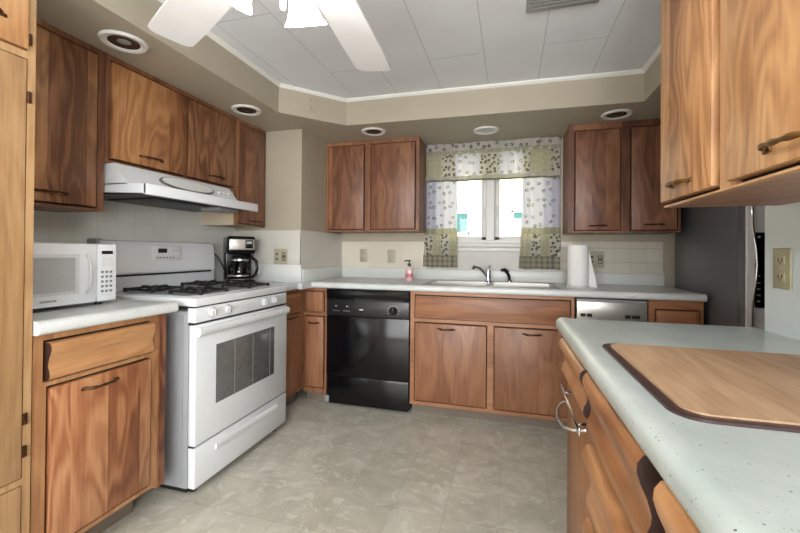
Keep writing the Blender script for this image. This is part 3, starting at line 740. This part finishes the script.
for y in (.90, 1.25):
    for x in (-1.95, -1.70):
        b = MB(); b.cyl((x, y, .914), (x, y, .930), .012); b.build('foot', M_BLACKP, t)

# ================================================================== COFFEE MAKER
cx, cy = -1.880, 2.375
t = thing('coffee_maker', 'black and steel drip coffee maker in the corner behind the stove', 'coffee maker', (cx, cy, .914))
A = Matrix.Translation((cx, cy, .914)) @ Matrix.Rotation(math.radians(48), 4, 'Z') @ Matrix.Scale(1.07, 4)      # front faces local -Y
def cb(mb, p, q, bev=.0): return mb.box(p, q, bev, 3, M=A)
b = MB(); cb(b, (-.085, -.10, 0), (.085, .11, .028), .01); cb(b, (-.085, .03, .02), (.085, .11, .30), .012); cb(b, (-.087, -.10, .195), (.087, .11, .312), .018)
b.build('body', M_BLACK, t)
b = MB(); cb(b, (-.078, -.105, .222), (.078, -.09, .292), .004); pf = b.build('steel_front', M_STEEL, t)
b = MB(); cb(b, (.020, -.108, .232), (.066, -.100, .286), .003); pd = b.build('display', M_BLACK, pf)
b = MB(); cb(b, (.026, -.1095, .262), (.060, -.107, .278)); b.build('clock_face', plain('lcd_grey', srgb(170, 178, 176), .3), pd)
b = MB(); b.lathe([(0, .03), (.062, .03), (.070, .045), (.072, .08), (.064, .12), (.050, .150), (.048, .162), (.046, .162), (.048, .148), (.062, .12), (.070, .08), (.068, .045), (.06, .033), (0, .033)], M=A @ Matrix.Translation((0, -.035, 0)), seg=32)
ca = b.build('carafe', glass('carafe_glass', .02, (.82, .82, .82, 1)), t)
b = MB(); b.lathe([(0, .162), (.05, .162), (.052, .172), (.03, .184), (0, .186)], M=A @ Matrix.Translation((0, -.035, 0)), seg=32); b.build('lid', M_BLACKP, ca)
b = MB(); b.lathe([(.0735, .05), (.0745, .05), (.0745, .058), (.0735, .058)], M=A @ Matrix.Translation((0, -.035, 0)), seg=32); b.build('band', M_STEEL, ca)
b = MB(); b.lathe([(.047, .150), (.053, .150), (.053, .162), (.047, .162)], M=A @ Matrix.Translation((0, -.035, 0)), seg=32); b.build('band', M_STEEL, ca)
b = MB()
hp_ = [(0, -.080, .165), (0, -.125, .172), (0, -.160, .150), (0, -.168, .10), (0, -.155, .06), (0, -.130, .045), (0, -.107, .05)]
HR = A @ Matrix.Translation((0, -.035, 0)) @ Matrix.Rotation(math.radians(42), 4, 'Z') @ Matrix.Translation((0, .035, 0))
b.tube([HR @ Vector(p) for p in hp_], .011, 10); b.build('handle', M_BLACK, ca)
b = MB(); b.lathe([(0, 0), (.06, 0), (.06, .004), (0, .004)], M=A @ Matrix.Translation((0, -.035, .027)), seg=28); b.build('hot_plate', M_GREY, t)
b = MB(); b.tube([(-2.062, 2.29, 1.13), (-2.03, 2.29, 1.13), (-2.0, 2.30, 1.10), (-1.985, 2.315, 1.06), (-1.975, 2.33, 1.02), (-1.965, 2.35, .98)], .006, 8); b.box((-2.072, 2.268, 1.105), (-2.035, 2.312, 1.175), .008); b.build('power_cord', M_BLACKP, t)

# ================================================================== DISHWASHER
t = thing('dishwasher', 'glossy black dishwasher under the back worktop', 'dishwasher', (-1.0, 2.95, 0))
F = FB(2.655)
b = MB(); bF(b, F, -1.322, -.684, -.56, -.03, .02, .868); b.build('body', M_BLACKP, t)
b = MB(); bF(b, F, -1.322, -.684, -.03, 0, .225, .668, .004); b.build('door', M_BLACK, t)
b = MB(); bF(b, F, -1.322, -.684, -.03, .004, .672, .790, .004); cp = b.build('control_panel', M_BLACKP, t)
b = MB(); b.prism([(-.03, .795), (.0, .795), (.006, .806), (.010, .835), (.006, .862), (-.03, .866)], -1.322, -.684, lambda n, z, u: F(u, n, z)); b.build('top_trim', M_BLACK, t)
b = MB(); bF(b, F, -1.10, -.72, -.012, .007, .788, .803); b.build('handle_slot', M_DARKGAP, t)
b = MB(); bF(b, F, -1.318, -.688, -.03, -.006, .015, .222, .003); b.build('kick_panel', M_BLACK, t)
pw = plain('white_print', srgb(196, 198, 200), .5)
b = MB()
for u, z in ((-1.245, .742), (-1.155, .742)): bF(b, F, u-.008, u+.008, .003, .0045, z-.003, z+.003)
for u in (-1.265, -1.245, -1.225, -1.18, -1.16, -1.14): bF(b, F, u-.004, u+.004, .003, .0045, .705, .710)
bF(b, F, -1.058, -1.03, .003, .0045, .718, .726)
for k in range(9):
    a = math.radians(-30+k*30); bF(b, F, -.80+.043*math.cos(a)-.003, -.80+.043*math.cos(a)+.003, .003, .0045, .724+.036*math.sin(a)-.002, .724+.036*math.sin(a)+.002)
b.build('markings', pw, cp)
k = MB(); M = Matrix.Translation(F(-.80, .004, .724)) @ Matrix.Rotation(PI/2, 4, 'X'); k.lathe([(0, 0), (.029, 0), (.027, .016), (.024, .020), (0, .020)], seg=24, M=M); k.box(F(-.804, .018, .702), F(-.796, .026, .746), .002); k.build('knob', M_BLACK, cp)
b = MB(); bF(b, F, -1.335, -1.30, -.02, .002, .02, .07, .004); b.build('foot', M_GREY, t)

# ================================================================== TRASH COMPACTOR
t = thing('trash_compactor', 'narrow steel fronted trash compactor right of the sink cabinet', 'appliance', (.6, 2.95, 0))
F = FB(2.655)
b = MB(); bF(b, F, .402, .797, -.56, -.03, .02, .868); b.build('body', M_BLACKP, t)
b = MB(); bF(b, F, .404, .795, -.03, 0, .72, .850, .004); cp = b.build('control_panel', M_STEEL, t)
b = MB(); bF(b, F, .404, .795, -.03, .003, .845, .862, .003); b.build('top_trim', M_GREY, t)
b = MB(); bF(b, F, .404, .795, -.03, 0, .10, .712, .004); b.build('door', M_STEEL, t)
b = MB()
for u0, u1 in ((.425, .455), (.462, .492), (.675, .705), (.712, .755)): bF(b, F, u0, u1, -.001, .004, .752, .772, .001, 1)
b.build('switch', M_BLACKP, cp)

# ================================================================== FRIDGE
t = thing('refrigerator', 'stainless refrigerator with dark grey side in the right alcove', 'refrigerator', (1.58, 2.8, 0))
b = MB(); b.box((1.128, 2.41, .03), (2.04, 3.2, 1.77), .006); b.build('body', M_FRSIDE, t)
for x0, x1 in ((1.128, 1.50), (1.506, 2.04)):
    b = MB(); b.box((x0, 2.341, .08), (x1, 2.402, 1.765), .010, 3); dr = b.build('door', M_FRSIDE, t)
    b = MB(); b.box((x0+.004, 2.333, .084), (x1-.004, 2.345, 1.761), .005, 3); b.build('front_skin', M_FRDOOR, dr)
    hx = x0+.012 if x0 < 1.3 else x0+.05
    b = MB(); b.tube([(hx, 2.338, .60), (hx+.002, 2.318, .62), (hx+.005, 2.308, .9), (hx+.014, 2.300, 1.02), (hx+.019, 2.298, 1.10), (hx+.014, 2.300, 1.18), (hx+.005, 2.308, 1.28), (hx, 2.312, 1.5), (hx, 2.338, 1.52)], .006, 10); b.build('handle', M_CHROME, dr)
    if x0 < 1.3:
        b = MB(); b.box((1.166, 2.325, .885), (1.40, 2.337, 1.258), .004); dp = b.build('dispenser_panel', M_BLACK, dr)
        b = MB()
        for z in (.915, .945, .975, 1.005, 1.04): b.box((1.172, 2.323, z), (1.184, 2.3255, z+.006))
        b.lathe([(0, 0), (.006, 0), (.006, .002), (0, .002)], M=Matrix.Translation((1.178, 2.324, 1.235)) @ Matrix.Rotation(PI/2, 4, 'X')); b.build('indicator', pw, dp)
b = MB(); b.box((1.14, 2.36, 0), (2.03, 3.15, .08)); b.build('kick_plate', M_BLACKP, t)

# ================================================================== SINK, FAUCET, SMALL THINGS ON THE BACK WORKTOP
t = thing('kitchen_sink', 'double bowl stainless steel sink set in the back worktop', 'sink', (-.145, 2.95, .914))
b = MB()
zt = .9185
mx = -.145
b.box((SX0-.012, SY0-.012, .9145), (SX1+.012, SY0+.03, zt), .002); b.box((SX0-.012, SY1-.07, .9145), (SX1+.012, SY1+.012, zt), .002)
b.box((SX0-.012, SY0, .9145), (SX0+.03, SY1, zt), .002); b.box((SX1-.03, SY0, .9145), (SX1+.012, SY1, zt), .002); b.box((mx-.02, SY0, .9145), (mx+.02, SY1, zt), .002)
b.build('rim', M_STEEL, t)
for x0, x1 in ((SX0+.03, mx-.02), (mx+.02, SX1-.03)):
    b = MB(); y0, y1 = SY0+.03, SY1-.07
    b.box((x0-.003, y0-.003, .76), (x0, y1+.003, .916)); b.box((x1, y0-.003, .76), (x1+.003, y1+.003, .916)); b.box((x0, y0-.003, .76), (x1, y0, .916)); b.box((x0, y1, .76), (x1, y1+.003, .916)); b.box((x0, y0, .757), (x1, y1, .76))
    bo = b.build('bowl', M_STEEL, t)
    b = MB(); b.lathe([(0, 0), (.04, 0), (.042, .003), (.03, .004), (0, .002)], ((x0+x1)/2, (y0+y1)/2, .760)); b.build('drain', M_CHROME, bo)
t = thing('faucet', 'chrome single lever faucet behind the sink', 'faucet', (-.165, 3.12, .9185))
b = MB(); b.lathe([(0, 0), (.030, 0), (.030, .006), (.022, .012), (.020, .055), (.022, .075), (.018, .09), (0, .093)], (-.165, 3.125, .9185)); b.build('body', M_CHROME, t)
b = MB(); b.tube([(-.170, 3.12, .955), (-.20, 3.07, 1.000), (-.235, 3.01, 1.035), (-.262, 2.965, 1.040), (-.268, 2.955, 1.024)], .011, 12); b.build('spout', M_CHROME, t)
b = MB(); b.tube([(-.163, 3.125, 1.005), (-.158, 3.122, 1.03), (-.152, 3.118, 1.048)], .006, 10, [.010, .006, .009]); b.build('lever', M_CHROME, t)
t = thing('sink_sprayer', 'black side sprayer standing right of the faucet', 'sprayer', (.0, 3.12, .9185))
b = MB(); b.lathe([(0, 0), (.022, 0), (.021, .010), (.014, .018), (0, .018)], (-.005, 3.12, .9185)); b.build('base', M_CHROME, t)
b = MB(); b.tube([(-.005, 3.12, .935), (-.010, 3.115, .97), (-.025, 3.10, .998), (-.04, 3.09, 1.012)], .011, 12, [.010, .012, .012, .013]); b.tube([(-.018, 3.11, 1.0), (-.04, 3.085, 1.018), (-.065, 3.07, 1.012)], .012, 12); b.build('spray_head', M_BLACKP, t)
t = thing('soap_dispenser', 'small pump bottle of pink hand soap left of the sink', 'soap bottle', (-.775, 3.0, .914))
b = MB(); b.lathe([(0, 0), (.027, 0), (.030, .006), (.030, .085), (.024, .105), (.012, .115), (.012, .122), (0, .122)], (-.775, 3.0, .914), sy=.75); so = b.build('bottle', M_SOAP, t)
b = MB(); b.lathe([(.0305, .030), (.0315, .030), (.0315, .062), (.0305, .062)], (-.775, 3.0, .914), sy=.77); b.build('label', M_RED, so)
b = MB(); b.lathe([(0, .118), (.014, .118), (.014, .138), (.005, .142), (.005, .158), (.012, .160), (.012, .168), (0, .170)], (-.775, 3.0, .914)); b.tube([(-.775, 3.0, 1.078), (-.80, 2.99, 1.078), (-.812, 2.985, 1.070)], .005); b.build('pump', M_BLACKP, t)
t = thing('paper_towel_roll', 'white paper towel roll standing upright beside the wall outlet', 'paper towels', (.465, 3.02, .914))
b = MB(); b.lathe([(0, 0), (.075, 0), (.075, .008), (0, .010)], (.455, 2.95, .914)); b.build('stand', M_WHITE2, t)
b = MB(); b.lathe([(.02, .010), (.068, .010), (.070, .014), (.070, .285), (.068, .289), (.02, .289), (.02, .010)], (.455, 2.95, .914), 36); b.build('roll', M_PAPER, t)
b = MB(); b.cyl((.455, 2.95, .92), (.455, 2.95, 1.205), .012); b.build('core', M_WHITE2, t)
b = MB(); b.prism([(.520, .914), (.575, .914), (.515, 1.195), (.500, 1.195)], 2.93, 2.945, lambda x, z, y: (x, y, z)); o = b.build('loose_sheet', M_PAPER, t)

# outlets
def outlet(label, F, u, n, z, kind='duplex', m=M_IVORY, w=.072, h=.115):
    nm = 'light_switch' if kind == 'switch' else 'wall_outlet'
    t = thing(nm, label, 'switch' if kind == 'switch' else 'outlet', F(u, n, z-h/2))
    b = MB(); bF(b, F, u-w/2, u+w/2, n, n+.006, z-h/2, z+h/2, .004, 2); pl = b.build('cover_plate', m, t)
    if kind == 'duplex':
        for dz in (-.024, .024):
            b = MB(); bF(b, F, u-.017, u+.017, n+.005, n+.0085, z+dz-.014, z+dz+.014, .004, 2); s = b.build('socket', m, t)
            b = MB(); bF(b, F, u-.009, u-.006, n+.008, n+.0092, z+dz-.005, z+dz+.007); bF(b, F, u+.006, u+.009, n+.008, n+.0092, z+dz-.005, z+dz+.007); bF(b, F, u-.002, u+.002, n+.008, n+.0092, z+dz-.011, z+dz-.007); b.build('slot', M_DARKGAP, s)
    elif kind == 'double':
        for du in (-w/4, w/4):
            b = MB(); bF(b, F, u+du-.016, u+du+.016, n+.005, n+.008, z-.032, z+.032, .005, 2); s = b.build('socket', M_IVORYD if du > 0 else m, t)
            b = MB()
            for dz in (-.018, .018): bF(b, F, u+du-.008, u+du+.008, n+.0075, n+.009, z+dz-.006, z+dz+.006)
            b.build('slot', M_DARKGAP if du < 0 else m, s)
    else:
        b = MB(); bF(b, F, u-.006, u+.006, n+.005, n+.016, z-.006, z+.014, .002); b.build('toggle', m, t)
    b = MB(); M = None
    for dz in (0,): bF(b, F, u-.003, u+.003, n+.005, n+.0075, z-.003, z+.003)
    b.build('screw', M_GREY, t)
    return t
outlet('double wall outlet on the painted corner, right of the coffee maker', FB(2.552), -1.652, 0, 1.105, 'double', w=.115, h=.115)
outlet('wall outlet under the left back cabinet, nearest the inside corner', FB(YB-.008), -1.270, 0, 1.112, 'duplex')
outlet('ivory switch plate between the corner outlet and the soap bottle', FB(YB-.008), -1.008, 0, 1.106, 'switch')
outlet('double wall outlet behind the paper towel roll', FB(YB-.008), .630, 0, 1.100, 'double', w=.115, h=.125)
outlet('ivory wall outlet on the speckled panel above the peninsula', FR(.757), 1.372, 0, 1.108, 'duplex', m=plain('putty_plastic', srgb(146, 140, 112), .4), w=.075, h=.118)

# ================================================================== CUTTING BOARD INLAY
def rrect(x0, x1, y0, y1, r, n=8):
    p = []
    for cx_, cy_, a0 in ((x1-r, y1-r, 0), (x0+r, y1-r, 90), (x0+r, y0+r, 180), (x1-r, y0+r, 270)):
        for k in range(n+1):
            a = math.radians(a0+90*k/n); p.append((cx_+r*math.cos(a), cy_+r*math.sin(a)))
    return p
t = thing('cutting_board', 'butcher block cutting board inlaid in the peninsula worktop', 'cutting board', (.43, .86, .914))
fz = lambda x, y, z: (x, y, z)
b = MB(); b.prism(rrect(.214, .66, .632, 1.105, .045), .9142, .9185, fz); b.build('rim', M_RIM, t)
b = MB(); b.prism(rrect(.232, .65, .648, 1.091, .036), .9150, .9215, fz)
b.build('board', W_BOARD, t)

PENROT += [t, [o for o in COL.objects if o.name.startswith('wall_outlet') and o.parent is None][-1]]
piv = Vector((.165, 1.5, 0)); RR = Matrix.Rotation(math.radians(.9), 3, 'Z')
for o in PENROT:      # the peninsula stands a touch out of square with the room
    o.location = piv+RR @ (Vector(o.location)-piv); o.rotation_euler.z = math.radians(.9)
# ================================================================== CURTAINS
def sheet(mb, x0, x1, z0, z1, y, amp, freq, ph=0, lean=0, nx=90, nz=14, pinch=0, wob=0):
    b = bmesh.new(); g = []
    for j in range(nz+1):
        row = []; v = j/nz
        for i in range(nx+1):
            u = i/nx; z = z0+(z1-z0)*v
            xx = x0+(x1-x0)*u + lean*(z-1.3)
            a = amp*(1+.35*math.sin(7*u+ph))
            zz = z+(wob*math.sin(u*17+ph) if (j == 0 or j == nz) else 0)
            row.append(b.verts.new((xx, y+a*math.sin(u*freq+ph+.5*math.sin(u*freq*.37)), zz)))
        g.append(row)
    for j in range(nz):
        for i in range(nx): b.faces.new((g[j][i], g[j][i+1], g[j+1][i+1], g[j+1][i]))
    ret = bmesh.ops.solidify(b, geom=list(b.faces), thickness=.0012)
    return mb.merge(b)
t = thing('curtain_valance', 'patchwork printed valance across the top of the window', 'curtain', (-.17, 3.2, 1.72))
b = MB(); sheet(b, -.70, .372, 1.985, 2.046, 3.205, .008, 95, .5, wob=.003); b.build('header', F_HEAD, t)
b = MB(); sheet(b, -.69, .362, 1.955, 1.987, 3.208, .010, 95, 1.2); b.build('gathered_band', F_OLIVE, t)
xs = [(-.69, -.555, F_PATCHO), (-.555, -.44, F_PATCH), (-.44, -.245, F_WHITE), (-.245, -.09, F_PATCH), (-.09, .085, F_WHITE), (.085, .145, F_PATCH), (.145, .30, F_PATCHO), (.30, .362, F_PATCH)]
for x0, x1, m in xs:
    b = MB(); sheet(b, x0, x1, 1.775, 1.956, 3.205, .008, (x1-x0)*60, x0*60, nx=30); b.build('patch_panel', m, t)
b = MB(); sheet(b, -.69, .362, 1.745, 1.776, 3.203, .009, 62, .3); b.build('lower_band', F_HEAD if False else plain('band_cloth', srgb(206, 204, 192), .9), t)
b = MB(); sheet(b, -.69, .362, 1.733, 1.746, 3.202, .010, 62, .3, wob=.003); b.build('hem', plain('olive_trim_cloth', srgb(138, 136, 114), .9), t)
def panel(x0, x1, label, ph):
    t = thing('window_curtain', label, 'curtain', ((x0+x1)/2, 3.225, 1.02))
    b = MB(); sheet(b, x0, x1, 1.345, 1.95, 3.232, .012, 24, ph, nx=60); b.build('cloth', F_WHITE, t)
    b = MB(); sheet(b, x0-.006, x1+.004, 1.295, 1.346, 3.228, .012, 24, ph); b.build('olive_band', F_OLIVE, t)
    n = 3 if x1-x0 < .26 else 4
    for k in range(n):
        a, c = x0-.012+(x1-x0+.016)*k/n, x0-.012+(x1-x0+.016)*(k+1)/n
        b = MB(); sheet(b, a, c, 1.120, 1.296, 3.226, .006, 7, k+ph, nx=24); b.build('patch_border', (F_PATCH, F_PATCHO, F_PATCH, F_PATCHO)[(k+int(ph)) % 4], t)
    b = MB(); sheet(b, x0-.020, x1, 1.020, 1.121, 3.226, .010, 22, ph, wob=.004); b.build('plaid_hem', F_PLAID, t)
panel(-.692, -.425, 'white printed curtain panel hanging at the left side of the window', 0)
panel(.088, .368, 'white printed curtain panel hanging at the right side of the window', 1)
t = thing('curtain_rod', 'slim white rod carrying the valance above the window', 'curtain rod', (-.17, 3.215, 1.97))
b = MB(); b.cyl((-.685, 3.216, 1.970), (.36, 3.216, 1.970), .004, 10); b.build('rod', M_TRIM, t)
b = MB()
for x in (-.68, .355): b.box((x-.004, 3.214, 1.965), (x+.004, YB, 1.975))
b.build('bracket', M_TRIM, t)

# ================================================================== RECESSED LIGHTS
for i, (x, y, label, dark) in enumerate((
        (-1.622, 1.289, 'recessed soffit light above the pantry end of the left cabinets', 1),
        (-1.635, 2.122, 'recessed soffit light above the far end of the left cabinets', 1),
        (-.994, 2.745, 'recessed soffit light above the left back cabinet', 1),
        (-.178, 2.925, 'recessed soffit light with pale lens above the window', 0),
        (.658, 2.800, 'recessed soffit light above the right back cabinet', 1))):
    t = thing('recessed_light', label, 'ceiling light', (x, y, SOF))
    b = MB(); b.lathe([(.052, .002), (.060, -.004), (.072, -.010), (.085, -.010), (.092, -.003), (.092, 0), (.052, .0)], (x, y, SOF), 36); b.build('trim_ring', M_TRIM, t)
    b = MB(); b.lathe([(.060, -.004), (.055, -.0025), (.03, -.0015), (0, -.001)], (x, y, SOF), 36); b.build('reflector' if dark else 'lens', M_MIRROR if dark else M_LENS, t)
    if dark:
        b = MB(); b.lathe([(0, -.006), (.018, -.005), (.026, -.002), (.028, 0)], (x, y, SOF), 24); b.build('bulb', M_MIRROR if i != 0 else M_GREY, t)
t = thing('cover_plate', 'small painted blank plate on the angled soffit face', 'plate', (-1.31, 2.40, 2.15))
dv = Vector((-1.14-TX0, TY1-.015-2.215, 0)).normalized(); nv = Vector((dv.y, -dv.x, 0))
pc = Vector((TX0, 2.215, 2.147))+dv*.215
Mx = Matrix(((dv.x, nv.x, 0, pc.x), (dv.y, nv.y, 0, pc.y), (0, 0, 1, pc.z), (0, 0, 0, 1)))
b = MB(); b.box((-.032, 0, -.048), (.032, .005, .048), .003, M=Mx); b.build('plate', M_WALL, t)
b = MB(); b.box((-.003, .004, .024), (.003, .007, .030), .001, M=Mx); b.box((-.003, .004, -.030), (.003, .007, -.024), .001, M=Mx); b.build('screw', M_DARKGAP, t)
t = thing('ceiling_vent', 'grey louvered vent in the white ceiling, top of the picture', 'vent', (.22, 1.72, CEI-.012))
b = MB(); b.box((.06, 1.62, CEI-.012), (.36, 1.835, CEI), .003); b.build('frame', M_GREYW, t)
b = MB()
for k in range(8): b.box((.075, 1.635+k*.024, CEI-.015), (.345, 1.647+k*.024, CEI-.011))
b.build('louver', M_GREY, t)

# ================================================================== CEILING FAN
fx, fy, fzh = -.483, .745, 1.90
t = thing('ceiling_fan', 'white ceiling fan with lit bell glass shades', 'ceiling fan', (fx, fy, fzh))
b = MB(); b.lathe([(0, CEI), (.075, CEI), (.07, CEI-.03), (.03, CEI-.05), (.014, CEI-.055), (.014, 2.04), (0, 2.04)], (fx, fy, 0)); b.build('canopy', M_WHITE2, t)
b = MB(); b.lathe([(0, 2.05), (.05, 2.05), (.11, 2.02), (.125, 1.97), (.12, 1.925), (.09, 1.90), (.05, 1.885), (.05, 1.86), (0, 1.86)], (fx, fy, 0)); b.build('motor', M_WHITE2, t)
for a in (94.6, 152.9, 214, 274, 334, 34):
    ra = math.radians(a); R = Matrix.Translation((fx, fy, fzh)) @ Matrix.Rotation(ra, 4, 'Z') @ Matrix.Rotation(math.radians(5), 4, 'X')
    b = MB()
    pts = [(.17, -.055), (.30, -.062), (.62, -.072), (.750, -.072), (.766, -.060), (.772, -.04), (.772, .04), (.766, .060), (.750, .072), (.62, .072), (.30, .062), (.17, .055)]
    b.prism(pts, -.004, .004, lambda x, y, z: tuple(R @ Vector((x, y, z)))); bl = b.build('blade', M_BLADE, t)
    b = MB(); b.prism([(.09, -.018), (.15, -.03), (.23, -.04), (.23, .04), (.15, .03), (.09, .018)], .004, .010, lambda x, y, z: tuple(R @ Vector((x, y, z)))); b.build('blade_bracket', M_WHITE2, bl)
b = MB(); b.lathe([(0, 1.885), (.05, 1.885), (.055, 1.83), (.035, 1.79), (.01, 1.775), (0, 1.775)], (fx, fy, 0)); lk = b.build('light_kit', M_WHITE2, t)
for a in (97, 187, 277, 7):
    ra = math.radians(a)
    R = Matrix.Translation((fx+.075*math.cos(ra), fy+.075*math.sin(ra), 1.806)) @ Matrix.Rotation(ra, 4, 'Z') @ Matrix.Rotation(math.radians(-30), 4, 'Y') @ Matrix.Rotation(PI, 4, 'X') @ Matrix.Scale(.80, 4)
    b = MB(); b.tube([(fx+.03*math.cos(ra), fy+.03*math.sin(ra), 1.806), (fx+.06*math.cos(ra), fy+.06*math.sin(ra), 1.818), R @ Vector((0, 0, 0))], .012); ar = b.build('arm', M_WHITE2, lk)
    b = MB(); b.lathe([(.022, 0), (.028, .01), (.034, .04), (.040, .075), (.052, .11), (.066, .13), (.064, .131), (.050, .112), (.038, .077), (.032, .04), (.026, .012), (.020, .002)], M=R, seg=32); b.build('lamp_shade', M_SHADE, lk)
    b = MB(); b.lathe([(0, .0), (.012, .01), (.020, .05), (.022, .07), (.015, .088), (0, .092)], M=R, seg=20); b.build('bulb', emis('lit_bulb', (1, .93, .82, 1), 6), lk)
for dx, dy, L in ((-.055, .14, .20), (-.02, .145, .17)):
    b = MB(); x, y = fx+dx, fy+dy*.6
    b.cyl((x, y, 1.83), (x, y, 1.83-L*.3), .0012, 6); b.lathe([(0, 0), (.006, .004), (.008, .018), (.005, .032), (0, .036)], (x, y, 1.83-L*.3-.036), 14); b.build('pull_chain', M_WHITE2, lk)
for o in COL.objects:
    if o.parent is None and 'label' in o:
        k = o.name.split('.')[0]
        gname = {'recessed_light': 'recessed lights in the soffit', 'base_cabinet': 'wooden base cabinets', 'wall_cabinet': 'wooden wall cabinets',
                 'wall_outlet': 'wall outlets above the worktops', 'window_curtain': 'curtain panels at the window', 'worktop': 'pale laminate worktops'}.get(k)
        if gname: o['group'] = gname
print('objects', len(bpy.data.objects))
